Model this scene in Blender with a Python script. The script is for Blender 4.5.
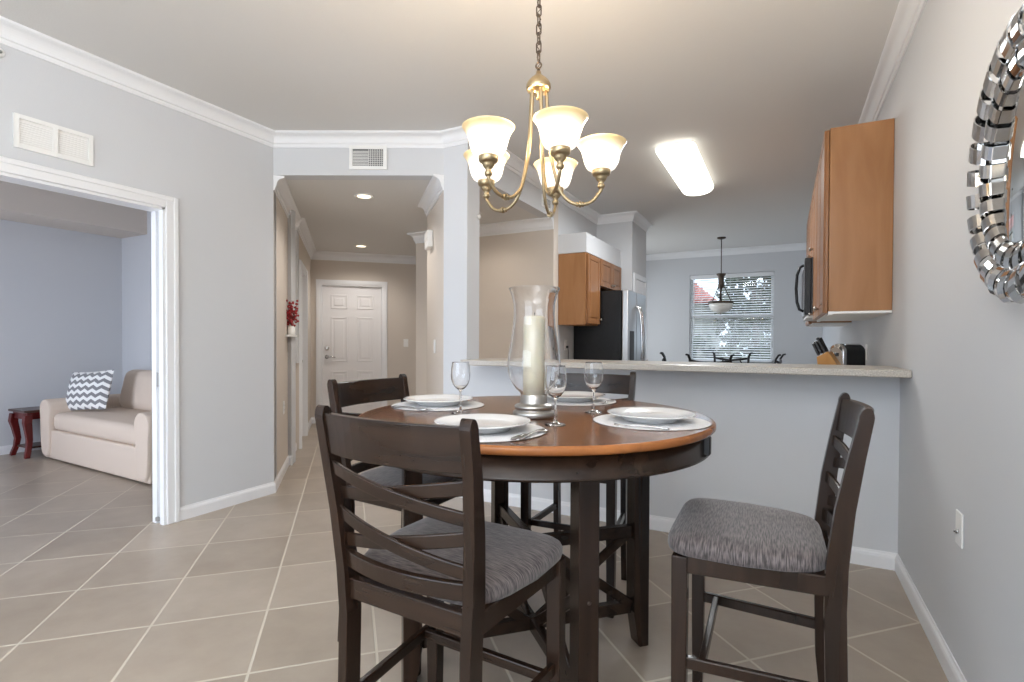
import bpy, bmesh, math, random
from mathutils import Vector, Matrix
random.seed(7)
PI = math.pi
scene = bpy.context.scene
for o in list(bpy.data.objects): bpy.data.objects.remove(o)
COL = scene.collection
def lin(c):
    return tuple(((v/255)/12.92 if v/255 <= .04045 else ((v/255+.055)/1.055)**2.4) for v in c)

# ------------------------------------------------------------------ camera
F_PX, CX, CY = 520.41, 512.51, 348.78
cam_d = bpy.data.cameras.new('camera'); cam = bpy.data.objects.new('camera', cam_d); COL.objects.link(cam)
rt = Vector((.88667, .46238, .00412)); upv = Vector((-.00964, .00957, .99991)); fw = Vector((-.46229, .88663, -.01294))
m = Matrix((rt, upv, -fw)).transposed().to_4x4(); m.translation = (0, 0, 1.2)
cam.matrix_world = m
cam_d.sensor_fit = 'HORIZONTAL'; cam_d.sensor_width = 36.0; cam_d.lens = 36.0*F_PX/1024
cam_d.shift_x = (512-CX)/1024; cam_d.shift_y = (CY-341)/1024
cam_d.clip_start = .05; cam_d.clip_end = 200
scene.camera = cam
# ------------------------------------------------------------------ world, daylight, exposure
w = bpy.data.worlds.new('sky'); scene.world = w; w.use_nodes = True
w.node_tree.nodes['Background'].inputs['Color'].default_value = (.74, .88, 1.06, 1)
w.node_tree.nodes['Background'].inputs['Strength'].default_value = 1.6
def lamp(name, kind, loc, energy, color=(1, 1, 1), rot=(0, 0, 0), size=None, size_y=None, **kw):
    d = bpy.data.lights.new(name, kind); d.energy = energy; d.color = color
    if kind == 'AREA':
        d.shape = 'RECTANGLE'; d.size = size; d.size_y = size_y or size
    elif size is not None and kind in ('POINT', 'SPOT'): d.shadow_soft_size = size
    for k, v in kw.items(): setattr(d, k, v)
    o = bpy.data.objects.new(name, d); COL.objects.link(o); o.location = loc; o.rotation_euler = rot
    return o
lamp('sun', 'SUN', (0, 0, 10), .7, (1, .95, .88), (math.radians(50), 0, math.radians(-150)), angle=.03)
# daylight through the sliding glass doors behind the camera
lamp('daylight_sliding_door', 'AREA', (-1.45, -2.75, 1.25), 36, (.86, .93, 1.0), (PI/2, 0, 0), 3.4, 2.2)
# added bounce fill behind the camera, aimed at the ceiling; no lamp stands there
lamp('added_ceiling_bounce', 'AREA', (-.3, -1.1, 1.85), 100, (.94, .97, 1.0), (PI, 0, 0), .4, .4)
# daylight through the side room's window
lamp('daylight_side_room', 'AREA', (-5.6, -1.35, .75), 86, (.76, .83, 1.0), (PI/2-.25, 0, .15), 1.7, .8)
# daylight through the kitchen's other glazing on its right, off the picture
lamp('daylight_breakfast_nook', 'AREA', (-2.75, 8.55, 1.35), 11, (.90, .95, 1.0), (PI/2, 0, -PI/2), 1.5, 1.9)
scene.view_settings.view_transform = 'Standard'; scene.view_settings.look = 'None'
scene.view_settings.gamma = 1; scene.view_settings.use_curve_mapping = False
scene.view_settings.exposure = 0.9
try:
    scene.cycles.max_bounces = 14; scene.cycles.diffuse_bounces = 9; scene.cycles.transparent_max_bounces = 24
    scene.cycles.sample_clamp_indirect = 6; scene.cycles.caustics_reflective = False; scene.cycles.caustics_refractive = True
except Exception: pass

# ------------------------------------------------------------------ materials
def new_mat(name):
    mt = bpy.data.materials.new(name); mt.use_nodes = True
    nt = mt.node_tree; return mt, nt, nt.nodes['Principled BSDF']
def N(nt, t, **kw):
    n = nt.nodes.new(t)
    for k, v in kw.items():
        if hasattr(n, k): setattr(n, k, v)
        else: n.inputs[k].default_value = v
    return n
def simple(name, rgb, rough=.5, metal=0, bump=0, bscale=40, var=0, vscale=3, spec=None, coords='Object', coat=0):
    mt, nt, b = new_mat(name); L = nt.links.new
    c = lin(rgb)+(1,)
    b.inputs['Base Color'].default_value = c; b.inputs['Roughness'].default_value = rough; b.inputs['Metallic'].default_value = metal
    if coat: b.inputs['Coat Weight'].default_value = coat; b.inputs['Coat Roughness'].default_value = .08
    if spec is not None: b.inputs['Specular IOR Level'].default_value = spec
    tc = N(nt, 'ShaderNodeTexCoord')
    if bump:
        n = N(nt, 'ShaderNodeTexNoise'); n.inputs['Scale'].default_value = bscale; n.inputs['Detail'].default_value = 4
        L(tc.outputs[coords], n.inputs['Vector'])
        bp = N(nt, 'ShaderNodeBump'); bp.inputs['Strength'].default_value = bump; bp.inputs['Distance'].default_value = .01
        L(n.outputs['Fac'], bp.inputs['Height']); L(bp.outputs['Normal'], b.inputs['Normal'])
    if var:
        n = N(nt, 'ShaderNodeTexNoise'); n.inputs['Scale'].default_value = vscale; n.inputs['Detail'].default_value = 5
        L(tc.outputs[coords], n.inputs['Vector'])
        r = N(nt, 'ShaderNodeMapRange'); r.inputs['From Min'].default_value = .3; r.inputs['From Max'].default_value = .7
        r.inputs['To Min'].default_value = 1-var; r.inputs['To Max'].default_value = 1+var
        L(n.outputs['Fac'], r.inputs['Value'])
        mx = N(nt, 'ShaderNodeVectorMath', operation='SCALE'); mx.inputs[0].default_value = c[:3]
        L(r.outputs['Result'], mx.inputs['Scale']); L(mx.outputs['Vector'], b.inputs['Base Color'])
    return mt
def wood(name, dark, light, rough=.35, axis='Z', scale=14, stretch=.08, coat=0.0, bump=.05):
    mt, nt, b = new_mat(name); L = nt.links.new; b.inputs['Specular IOR Level'].default_value = .28
    tc = N(nt, 'ShaderNodeTexCoord'); mp = N(nt, 'ShaderNodeMapping')
    s = [1, 1, 1]; s['XYZ'.index(axis)] = stretch; mp.inputs['Scale'].default_value = s
    L(tc.outputs['Object'], mp.inputs['Vector'])
    n = N(nt, 'ShaderNodeTexNoise'); n.inputs['Scale'].default_value = scale; n.inputs['Detail'].default_value = 6; n.inputs['Distortion'].default_value = .6
    L(mp.outputs['Vector'], n.inputs['Vector'])
    cr = N(nt, 'ShaderNodeValToRGB'); cr.color_ramp.elements[0].position = .3; cr.color_ramp.elements[1].position = .72
    cr.color_ramp.elements[0].color = lin(dark)+(1,); cr.color_ramp.elements[1].color = lin(light)+(1,)
    L(n.outputs['Fac'], cr.inputs['Fac']); L(cr.outputs['Color'], b.inputs['Base Color'])
    b.inputs['Roughness'].default_value = rough
    if coat: b.inputs['Coat Weight'].default_value = coat; b.inputs['Coat Roughness'].default_value = .1
    bp = N(nt, 'ShaderNodeBump'); bp.inputs['Strength'].default_value = bump; bp.inputs['Distance'].default_value = .004
    L(n.outputs['Fac'], bp.inputs['Height']); L(bp.outputs['Normal'], b.inputs['Normal'])
    return mt
def emissive(name, rgb, strength, base=None):
    mt, nt, b = new_mat(name)
    b.inputs['Base Color'].default_value = lin(base or rgb)+(1,)
    b.inputs['Emission Color'].default_value = lin(rgb)+(1,); b.inputs['Emission Strength'].default_value = strength
    return mt
def glass_mat(name, tint=(1, 1, 1), refl=1.0, rough=0.01, ior=1.45, base=.025):
    mt = bpy.data.materials.new(name); mt.use_nodes = True; nt = mt.node_tree; L = nt.links.new
    nt.nodes.clear()
    out = N(nt, 'ShaderNodeOutputMaterial'); t = N(nt, 'ShaderNodeBsdfTransparent'); g = N(nt, 'ShaderNodeBsdfGlossy')
    t.inputs['Color'].default_value = tint+(1,); g.inputs['Roughness'].default_value = rough
    lw = N(nt, 'ShaderNodeLayerWeight'); lw.inputs['Blend'].default_value = .12
    mr = N(nt, 'ShaderNodeMapRange'); mr.inputs['To Min'].default_value = base; mr.inputs['To Max'].default_value = .66*refl
    mx = N(nt, 'ShaderNodeMixShader')
    L(lw.outputs['Facing'], mr.inputs['Value']); L(mr.outputs['Result'], mx.inputs[0]); L(t.outputs[0], mx.inputs[1]); L(g.outputs[0], mx.inputs[2])
    L(mx.outputs[0], out.inputs['Surface'])
    return mt
def stem_glass(name):
    mt, nt, b = new_mat(name)
    b.inputs['Transmission Weight'].default_value = 1; b.inputs['Roughness'].default_value = .0; b.inputs['IOR'].default_value = 1.45; b.inputs['Base Color'].default_value = (1, 1, 1, 1)
    return mt
def tile_mat():
    mt, nt, b = new_mat('floor_tile'); L = nt.links.new
    tc = N(nt, 'ShaderNodeTexCoord'); sx = N(nt, 'ShaderNodeSeparateXYZ'); L(tc.outputs['Object'], sx.inputs[0])
    def M(op, a, c=None):
        n = N(nt, 'ShaderNodeMath', operation=op)
        for i, v in enumerate((a, c)):
            if v is None: continue
            if isinstance(v, (int, float)): n.inputs[i].default_value = v
            else: L(v, n.inputs[i])
        return n.outputs[0]
    k = 2**-.5
    pp = M('DIVIDE', M('ADD', M('MULTIPLY', M('ADD', sx.outputs[0], sx.outputs[1]), k), .795), .4485)
    qq = M('DIVIDE', M('SUBTRACT', M('MULTIPLY', M('SUBTRACT', sx.outputs[1], sx.outputs[0]), k), 2.528), .4665)
    def edge(v):
        f = M('FRACT', v); return M('MINIMUM', f, M('SUBTRACT', 1.0, f))
    d = M('MINIMUM', edge(pp), edge(qq))
    mr = N(nt, 'ShaderNodeMapRange'); mr.inputs['From Min'].default_value = .008; mr.inputs['From Max'].default_value = .014
    L(d, mr.inputs['Value'])
    cell = N(nt, 'ShaderNodeCombineXYZ'); L(M('FLOOR', pp), cell.inputs[0]); L(M('FLOOR', qq), cell.inputs[1])
    wn = N(nt, 'ShaderNodeTexWhiteNoise', noise_dimensions='2D'); L(cell.outputs[0], wn.inputs['Vector'])
    off = N(nt, 'ShaderNodeVectorMath', operation='SCALE'); L(wn.outputs['Color'], off.inputs[0]); off.inputs['Scale'].default_value = 20
    ad = N(nt, 'ShaderNodeVectorMath', operation='ADD'); L(tc.outputs['Object'], ad.inputs[0]); L(off.outputs[0], ad.inputs[1])
    no = N(nt, 'ShaderNodeTexNoise'); no.inputs['Scale'].default_value = 3.2; no.inputs['Detail'].default_value = 7; no.inputs['Roughness'].default_value = .62
    L(ad.outputs[0], no.inputs['Vector'])
    v = M('ADD', M('MULTIPLY', no.outputs['Fac'], .75), M('MULTIPLY', wn.outputs['Value'], .25))
    cr = N(nt, 'ShaderNodeValToRGB'); e = cr.color_ramp.elements
    e[0].position = .25; e[0].color = lin((145, 132, 118))+(1,); e[1].position = .75; e[1].color = lin((172, 160, 146))+(1,)
    L(v, cr.inputs['Fac'])
    mx = N(nt, 'ShaderNodeMix', data_type='RGBA'); mx.inputs['A'].default_value = lin((196, 188, 174))+(1,)
    L(mr.outputs['Result'], mx.inputs['Factor']); L(cr.outputs['Color'], mx.inputs['B'])
    L(mx.outputs['Result'], b.inputs['Base Color'])
    rr = N(nt, 'ShaderNodeMapRange'); rr.inputs['To Min'].default_value = .7; rr.inputs['To Max'].default_value = .33
    L(mr.outputs['Result'], rr.inputs['Value']); L(rr.outputs['Result'], b.inputs['Roughness'])
    bp = N(nt, 'ShaderNodeBump'); bp.inputs['Strength'].default_value = .35; bp.inputs['Distance'].default_value = .003
    h = M('ADD', mr.outputs['Result'], M('MULTIPLY', no.outputs['Fac'], .25)); L(h, bp.inputs['Height']); L(bp.outputs['Normal'], b.inputs['Normal'])
    return mt
def fabric_stripe(name, a, c, scale=330):
    mt, nt, b = new_mat(name); L = nt.links.new
    tc = N(nt, 'ShaderNodeTexCoord'); mp = N(nt, 'ShaderNodeMapping'); mp.inputs['Scale'].default_value = (.09, 1, .12)
    L(tc.outputs['Object'], mp.inputs['Vector'])
    n = N(nt, 'ShaderNodeTexNoise'); n.inputs['Scale'].default_value = scale; n.inputs['Detail'].default_value = 3
    L(mp.outputs['Vector'], n.inputs['Vector'])
    cr = N(nt, 'ShaderNodeValToRGB'); cr.color_ramp.elements[0].position = .36; cr.color_ramp.elements[1].position = .64
    cr.color_ramp.elements[0].color = lin(a)+(1,); cr.color_ramp.elements[1].color = lin(c)+(1,)
    L(n.outputs['Fac'], cr.inputs['Fac']); L(cr.outputs['Color'], b.inputs['Base Color'])
    b.inputs['Roughness'].default_value = .75; b.inputs['Sheen Weight'].default_value = .25
    bp = N(nt, 'ShaderNodeBump'); bp.inputs['Strength'].default_value = .4; bp.inputs['Distance'].default_value = .003
    L(n.outputs['Fac'], bp.inputs['Height']); L(bp.outputs['Normal'], b.inputs['Normal'])
    return mt
def chevron_mat():
    mt, nt, b = new_mat('chevron_fabric'); L = nt.links.new
    tc = N(nt, 'ShaderNodeTexCoord'); sx = N(nt, 'ShaderNodeSeparateXYZ'); L(tc.outputs['Object'], sx.inputs[0])
    def M(op, a, c=None):
        n = N(nt, 'ShaderNodeMath', operation=op)
        for i, v in enumerate((a, c)):
            if v is None: continue
            if isinstance(v, (int, float)): n.inputs[i].default_value = v
            else: L(v, n.inputs[i])
        return n.outputs[0]
    tri = M('PINGPONG', M('ADD', sx.outputs[0], 5.0), .045)
    f = M('FRACT', M('DIVIDE', M('ADD', M('ADD', sx.outputs[2], 5.0), M('MULTIPLY', tri, .62)), .071))
    st = M('GREATER_THAN', f, .5)
    mx = N(nt, 'ShaderNodeMix', data_type='RGBA'); mx.inputs['A'].default_value = lin((232, 232, 230))+(1,); mx.inputs['B'].default_value = lin((128, 128, 130))+(1,)
    L(st, mx.inputs['Factor']); L(mx.outputs['Result'], b.inputs['Base Color']); b.inputs['Roughness'].default_value = .9
    return mt
def table_top_mat():
    # veneer laid in wedges that meet at the centre, as on the photographed table
    mt, nt, b = new_mat('table_veneer'); L = nt.links.new
    tc = N(nt, 'ShaderNodeTexCoord'); sx = N(nt, 'ShaderNodeSeparateXYZ'); L(tc.outputs['Object'], sx.inputs[0])
    def M(op, a, c=None):
        n = N(nt, 'ShaderNodeMath', operation=op)
        for i, v in enumerate((a, c)):
            if v is None: continue
            if isinstance(v, (int, float)): n.inputs[i].default_value = v
            else: L(v, n.inputs[i])
        return n.outputs[0]
    ang = M('ARCTAN2', sx.outputs[1], sx.outputs[0]); wd = PI/4
    idx = M('FLOOR', M('DIVIDE', M('ADD', ang, 10*PI), wd))
    mid = M('SUBTRACT', M('MULTIPLY', M('ADD', idx, .5), wd), 10*PI)
    cs, sn = M('COSINE', mid), M('SINE', mid)
    lu = M('ADD', M('MULTIPLY', sx.outputs[0], cs), M('MULTIPLY', sx.outputs[1], sn))
    lv = M('SUBTRACT', M('MULTIPLY', sx.outputs[1], cs), M('MULTIPLY', sx.outputs[0], sn))
    cv = N(nt, 'ShaderNodeCombineXYZ'); L(M('MULTIPLY', lu, 14.0), cv.inputs[0]); L(M('MULTIPLY', lv, 1.6), cv.inputs[1]); L(M('MULTIPLY', idx, 3.1), cv.inputs[2])
    n = N(nt, 'ShaderNodeTexNoise'); n.inputs['Scale'].default_value = 2.4; n.inputs['Detail'].default_value = 6; n.inputs['Distortion'].default_value = .4
    L(cv.outputs[0], n.inputs['Vector'])
    v = M('ADD', M('MULTIPLY', n.outputs['Fac'], .8), M('MULTIPLY', M('MODULO', idx, 2.0), .14))
    cr = N(nt, 'ShaderNodeValToRGB'); cr.color_ramp.elements[0].position = .25; cr.color_ramp.elements[1].position = .75
    cr.color_ramp.elements[0].color = lin((82, 50, 31))+(1,); cr.color_ramp.elements[1].color = lin((128, 84, 54))+(1,)
    L(v, cr.inputs['Fac']); L(cr.outputs['Color'], b.inputs['Base Color'])
    b.inputs['Roughness'].default_value = .22; b.inputs['Coat Weight'].default_value = .25; b.inputs['Coat Roughness'].default_value = .08
    return mt
def granite():
    mt, nt, b = new_mat('speckled_stone'); L = nt.links.new
    tc = N(nt, 'ShaderNodeTexCoord'); n = N(nt, 'ShaderNodeTexNoise'); n.inputs['Scale'].default_value = 160; n.inputs['Detail'].default_value = 5
    L(tc.outputs['Object'], n.inputs['Vector'])
    cr = N(nt, 'ShaderNodeValToRGB'); cr.color_ramp.elements[0].position = .36; cr.color_ramp.elements[1].position = .6
    cr.color_ramp.elements[0].color = lin((158, 150, 140))+(1,); cr.color_ramp.elements[1].color = lin((192, 186, 176))+(1,)
    L(n.outputs['Fac'], cr.inputs['Fac']); L(cr.outputs['Color'], b.inputs['Base Color']); b.inputs['Roughness'].default_value = .3
    return mt
def shade_mat():
    # alabaster glass lit from inside: amber at the flared rim, white below
    mt, nt, b = new_mat('lit_alabaster_glass'); L = nt.links.new
    tc = N(nt, 'ShaderNodeTexCoord'); sx = N(nt, 'ShaderNodeSeparateXYZ'); L(tc.outputs['Object'], sx.inputs[0])
    mr = N(nt, 'ShaderNodeMapRange'); mr.inputs['From Min'].default_value = -.305; mr.inputs['From Max'].default_value = -.266
    L(sx.outputs[2], mr.inputs['Value'])
    mx = N(nt, 'ShaderNodeMix', data_type='RGBA'); mx.inputs['A'].default_value = lin((255, 249, 238))+(1,); mx.inputs['B'].default_value = lin((214, 188, 138))+(1,)
    L(mr.outputs['Result'], mx.inputs['Factor']); L(mx.outputs['Result'], b.inputs['Base Color']); L(mx.outputs['Result'], b.inputs['Emission Color'])
    ms = N(nt, 'ShaderNodeMapRange'); ms.inputs['To Min'].default_value = .56; ms.inputs['To Max'].default_value = .24
    L(mr.outputs['Result'], ms.inputs['Value']); L(ms.outputs['Result'], b.inputs['Emission Strength'])
    b.inputs['Roughness'].default_value = .3
    return mt
def foliage_mat(name, a, c):
    return simple(name, a, .8, var=.5, vscale=6)
M_ = {}
M_['wall'] = simple('wall_paint', (203, 205, 208), .75, bump=.06, bscale=180)
M_['wall_warm_lit'] = simple('warm_lit_wall_paint', (205, 196, 186), .75, bump=.06, bscale=180)  # warm lamp and bounce light tinted into the grey wall paint
M_['ceil'] = simple('ceiling_paint', (214, 213, 211), .85, bump=.1, bscale=120)
M_['trim'] = simple('white_trim_paint', (228, 229, 231), .4)
M_['door'] = simple('white_door_paint', (228, 227, 228), .4)
M_['floor'] = tile_mat()
M_['espresso'] = wood('espresso_wood', (26, 17, 12), (48, 33, 24), .26, 'Z', 18, .07, .1, .02)
M_['espresso_x'] = wood('espresso_wood_across', (29, 19, 14), (48, 34, 25), .26, 'X', 26, .07, .1, .02)
M_['veneer'] = table_top_mat()
M_['edge'] = wood('table_edge_wood', (132, 80, 42), (168, 106, 58), .25, 'Z', 10, 1, .2)
M_['seatfab'] = fabric_stripe('charcoal_striped_fabric', (42, 37, 38), (108, 99, 98))
M_['porcelain'] = simple('white_porcelain', (226, 226, 226), .12, coat=.4)
M_['mat'] = simple('woven_white_vinyl', (214, 214, 215), .6, bump=.4, bscale=260)
M_['steel'] = simple('polished_steel', (205, 205, 205), .14, 1)
M_['brushed'] = simple('brushed_pewter', (176, 174, 170), .3, 1, bump=.03, bscale=200)
M_['brass'] = simple('antique_brass', (176, 158, 126), .32, 1)
M_['iron'] = simple('dark_iron', (28, 26, 26), .4, .3)
M_['bronze'] = simple('brown_bronze', (84, 74, 66), .4, .8)
M_['glass'] = glass_mat('clear_glass', (.985, .99, .985), .8)
M_['stemware'] = stem_glass('stemware_glass')
M_['pane'] = glass_mat('window_glass', (.97, .98, .98), .5)
M_['shade'] = shade_mat()
M_['wax'] = simple('ivory_wax', (222, 214, 192), .45); M_['wax'].node_tree.nodes['Principled BSDF'].inputs['Subsurface Weight'].default_value = .3; M_['wax'].node_tree.nodes['Principled BSDF'].inputs['Subsurface Radius'].default_value = (.02, .015, .01)
M_['granite'] = granite()
M_['maple'] = wood('honey_maple', (146, 102, 64), (168, 122, 82), .4, 'Z', 9, .15, .1, .02)
M_['maple_dark'] = wood('honey_maple_door', (126, 84, 50), (150, 104, 66), .35, 'Z', 9, .15, .15, .02)
M_['white_lam'] = simple('white_laminate', (225, 224, 222), .4)
M_['stainless'] = simple('stainless_steel', (190, 191, 193), .28, .9, bump=.02, bscale=300)
M_['black_gloss'] = simple('black_enamel', (12, 12, 14), .35, var=.5, vscale=30, spec=.3)
M_['black'] = simple('black_plastic', (18, 18, 19), .4)
M_['mirror'] = simple('mirror_glass', (235, 238, 238), .02, 1)
M_['chrome'] = simple('silver_mirror_strip', (205, 205, 205), .09, 1)
M_['sofa'] = simple('cream_slipcover', (206, 190, 175), .9, bump=.15, bscale=14)
M_['chevron'] = chevron_mat()
M_['redwood'] = wood('cherry_wood', (70, 18, 18), (104, 30, 28), .35, 'Z', 10, .1, .2)
M_['tablebrown'] = wood('brown_tabletop', (62, 40, 34), (86, 58, 48), .3, 'X', 10, .1, .2)
M_['white_pl'] = simple('white_plastic', (232, 232, 230), .35)
M_['grey_slot'] = simple('dark_duct', (92, 94, 98), .8)
M_['black_slot'] = simple('socket_slot', (40, 40, 40), .6)
M_['berry'] = simple('red_berry', (150, 26, 34), .35)
M_['twig'] = simple('brown_twig', (70, 50, 38), .7)
M_['lit'] = emissive('lit_fluorescent_diffuser', (255, 252, 240), 1.7)
M_['lit_can'] = emissive('lit_recessed_lens', (255, 238, 208), 1.8)
M_['bowl'] = simple('frosted_bowl_glass', (232, 230, 224), .3)
M_['blind'] = simple('white_blind_slat', (226, 228, 230), .5)
M_['stucco'] = simple('white_stucco', (168, 164, 156), .9, bump=.3, bscale=20)
M_['rooftile'] = simple('terracotta_roof_tile', (176, 96, 84), .8, var=.25, vscale=5)
M_['leaf'] = simple('green_leaf', (66, 76, 54), .7, var=.45, vscale=4)
M_['leaf2'] = simple('grey_green_leaf', (88, 94, 72), .7, var=.45, vscale=4)
M_['lawn'] = simple('lawn_grass', (96, 102, 76), .9, var=.3, vscale=2)
M_['bark'] = simple('grey_bark', (110, 98, 86), .9, var=.3, vscale=9)
M_['block'] = wood('light_block_wood', (170, 120, 64), (196, 148, 88), .4, 'Z', 14, .1)
M_['paving'] = simple('concrete_patio', (170, 168, 162), .9, var=.1, vscale=3)

# ------------------------------------------------------------------ mesh helpers
class MB:
    def __init__(s): s.v = []; s.f = []; s.mi = []; s.sm = []; s.cur = 0; s.smooth = False
    def add(s, vs, fs):
        b = len(s.v); s.v += [tuple(v) for v in vs]
        for f in fs: s.f.append([i+b for i in f]); s.mi.append(s.cur); s.sm.append(s.smooth)
        return s
    def box(s, a, b, mtx=None):
        (x0, y0, z0), (x1, y1, z1) = a, b
        vs = [(x0,y0,z0),(x1,y0,z0),(x1,y1,z0),(x0,y1,z0),(x0,y0,z1),(x1,y0,z1),(x1,y1,z1),(x0,y1,z1)]
        if mtx: vs = [mtx @ Vector(v) for v in vs]
        return s.add(vs, [(3,2,1,0),(4,5,6,7),(0,1,5,4),(1,2,6,5),(2,3,7,6),(3,0,4,7)])
    def bbox(s, a, b, r=.004, seg=2, mtx=None):
        bm = bmesh.new(); bmesh.ops.create_cube(bm, size=1)
        for v in bm.verts: v.co = Vector([(a[i]+b[i])/2+v.co[i]*(b[i]-a[i]) for i in range(3)])
        r = min(r, .49*min(abs(b[i]-a[i]) for i in range(3)))
        bmesh.ops.bevel(bm, geom=bm.edges[:], offset=r, segments=seg, profile=.5, affect='EDGES')
        return s.bm(bm, mtx)
    def bm(s, bm, mtx=None):
        bm.verts.ensure_lookup_table()
        for i, v in enumerate(bm.verts): v.index = i
        s.add([(mtx @ v.co if mtx else v.co[:]) for v in bm.verts], [[v.index for v in f.verts] for f in bm.faces]); bm.free(); return s
    def prism(s, poly, z0, z1, mtx=None):
        n = len(poly); ar = sum(poly[i][0]*poly[(i+1)%n][1]-poly[(i+1)%n][0]*poly[i][1] for i in range(n))
        if ar < 0: poly = poly[::-1]
        vs = [(x, y, z0) for x, y in poly]+[(x, y, z1) for x, y in poly]
        if mtx: vs = [mtx @ Vector(v) for v in vs]
        return s.add(vs, [list(range(n))[::-1], list(range(n, 2*n))]+[(i, (i+1) % n, n+(i+1) % n, n+i) for i in range(n)])
    def lathe(s, prof, c=(0, 0, 0), seg=32, mtx=None, a0=0, closed=False, caps=True):
        vs = []; fs = []; n = len(prof)
        for k in range(seg):
            t = a0+2*PI*k/seg
            for r, z in prof: vs.append((c[0]+r*math.cos(t), c[1]+r*math.sin(t), c[2]+z))
        if mtx: vs = [mtx @ Vector(v) for v in vs]
        for k in range(seg):
            k2 = (k+1) % seg
            for i in range(n-1 if not closed else n):
                j = (i+1) % n
                fs.append((k*n+i, k2*n+i, k2*n+j, k*n+j))
        sm = s.smooth; s.smooth = True; s.add(vs, fs); s.smooth = sm
        if not closed and caps:
            b = len(s.v)-len(vs)
            if prof[0][0] > 1e-6: s.f.append([b+k*n for k in range(seg)][::-1]); s.mi.append(s.cur); s.sm.append(False)
            if prof[-1][0] > 1e-6: s.f.append([b+k*n+n-1 for k in range(seg)]); s.mi.append(s.cur); s.sm.append(False)
        return s
    def tube(s, path, r, seg=10, cap=True, closed=False):
        P = [Vector(p) for p in path]; n = len(P); R = r if isinstance(r, (list, tuple)) else [r]*n
        vs = []; up = None
        for i, p in enumerate(P):
            if closed: t = P[(i+1) % n]-P[i-1]
            else: t = P[min(i+1, n-1)]-P[max(i-1, 0)]
            t.normalize()
            if up is None:
                up = Vector((0, 0, 1)) if abs(t.z) < .9 else Vector((1, 0, 0))
            x = t.cross(up); 
            if x.length < 1e-6: x = t.cross(Vector((0, 1, 0)))
            x.normalize(); y = x.cross(t); up = y
            for k in range(seg):
                a = 2*PI*k/seg; vs.append(p+x*math.cos(a)*R[i]+y*math.sin(a)*R[i])
        fs = []
        for i in range(n if closed else n-1):
            j = (i+1) % n
            for k in range(seg):
                k2 = (k+1) % seg; fs.append((i*seg+k, i*seg+k2, j*seg+k2, j*seg+k))
        sm = s.smooth; s.smooth = True; s.add(vs, fs); s.smooth = sm
        if cap and not closed:
            b = len(s.v)-len(vs)
            s.f.append([b+k for k in range(seg)]); s.mi.append(s.cur); s.sm.append(False)
            s.f.append([b+(n-1)*seg+k for k in range(seg)][::-1]); s.mi.append(s.cur); s.sm.append(False)
        return s
    def loft(s, secs, cap=True):
        n = len(secs[0]); vs = [v for sec in secs for v in sec]; fs = []
        for i in range(len(secs)-1):
            for k in range(n):
                k2 = (k+1) % n; fs.append((i*n+k, i*n+k2, (i+1)*n+k2, (i+1)*n+k))
        s.add(vs, fs)
        if cap:
            b = len(s.v)-len(vs)
            for f in (list(range(n))[::-1], [(len(secs)-1)*n+k for k in range(n)]): s.f.append([b+i for i in f]); s.mi.append(s.cur); s.sm.append(False)
        return s
    def beam(s, a, b, wd, ht, up=(0, 0, 1), r=.003):
        a = Vector(a); b = Vector(b); d = b-a; L = d.length; d.normalize(); u = Vector(up)
        x = d.cross(u).normalized(); u = x.cross(d)
        mt = Matrix((x, d, u)).transposed().to_4x4(); mt.translation = a
        return s.bbox((-wd/2, 0, -ht/2), (wd/2, L, ht/2), r, 1, mt)
    def sweep(s, prof, path):
        # prof: (offset to the LEFT of travel, z) closed outline; path: plan points
        P = [Vector((p[0], p[1])) for p in path]; n = len(P); secs = []
        for i in range(n):
            nn = []
            if i > 0: d = (P[i]-P[i-1]).normalized(); nn.append(Vector((-d.y, d.x)))
            if i < n-1: d = (P[i+1]-P[i]).normalized(); nn.append(Vector((-d.y, d.x)))
            m_ = nn[0] if len(nn) == 1 else (nn[0]+nn[1])/(1+nn[0].dot(nn[1]))
            secs.append([(P[i].x+m_.x*o, P[i].y+m_.y*o, z) for o, z in prof])
        return s.loft(secs)
    def build(s, name, mats, parent=None, bevel=0, subsurf=0, fix=True):
        me = bpy.data.meshes.new(name); me.from_pydata(s.v, [], s.f)
        if not isinstance(mats, (list, tuple)): mats = [mats]
        for mt in mats: me.materials.append(mt)
        for p, k, q in zip(me.polygons, s.mi, s.sm): p.material_index = k; p.use_smooth = q
        if fix:
            bm = bmesh.new(); bm.from_mesh(me); bmesh.ops.recalc_face_normals(bm, faces=bm.faces); bm.to_mesh(me); bm.free()
        o = bpy.data.objects.new(name, me); COL.objects.link(o)
        if parent is not None: o.parent = parent
        if bevel:
            md = o.modifiers.new('bevel', 'BEVEL'); md.width = bevel; md.segments = 2; md.limit_method = 'ANGLE'; md.angle_limit = math.radians(35)
        if subsurf:
            md = o.modifiers.new('sub', 'SUBSURF'); md.levels = subsurf; md.render_levels = subsurf
        return o
def tag(o, label, cat, group=None):
    o['label'] = label; o['category'] = cat
    if group: o['group'] = group
    return o
def thing(name, label, cat, loc=(0, 0, 0), rz=0, group=None):
    o = bpy.data.objects.new(name, None); COL.objects.link(o); o.location = loc; o.rotation_euler = (0, 0, rz)
    o.empty_display_size = .1
    return tag(o, label, cat, group)
def struct(name, mb, mat, parent=None, **kw):
    o = mb.build(name, mat, parent, **kw)
    if parent is None: o['kind'] = 'structure'
    return o
KIDS = {}
def copy_tree(root, loc, rz=None, label=None):
    def rec(o, par):
        c = o.copy(); COL.objects.link(c)
        if par is not None: c.parent = par
        for ch in [x for x in list(bpy.data.objects) if x.parent is o]: rec(ch, c)
        return c
    c = rec(root, None); c.location = loc
    if rz is not None: c.rotation_euler = (0, 0, rz)
    if label: c['label'] = label
    return c
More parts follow.
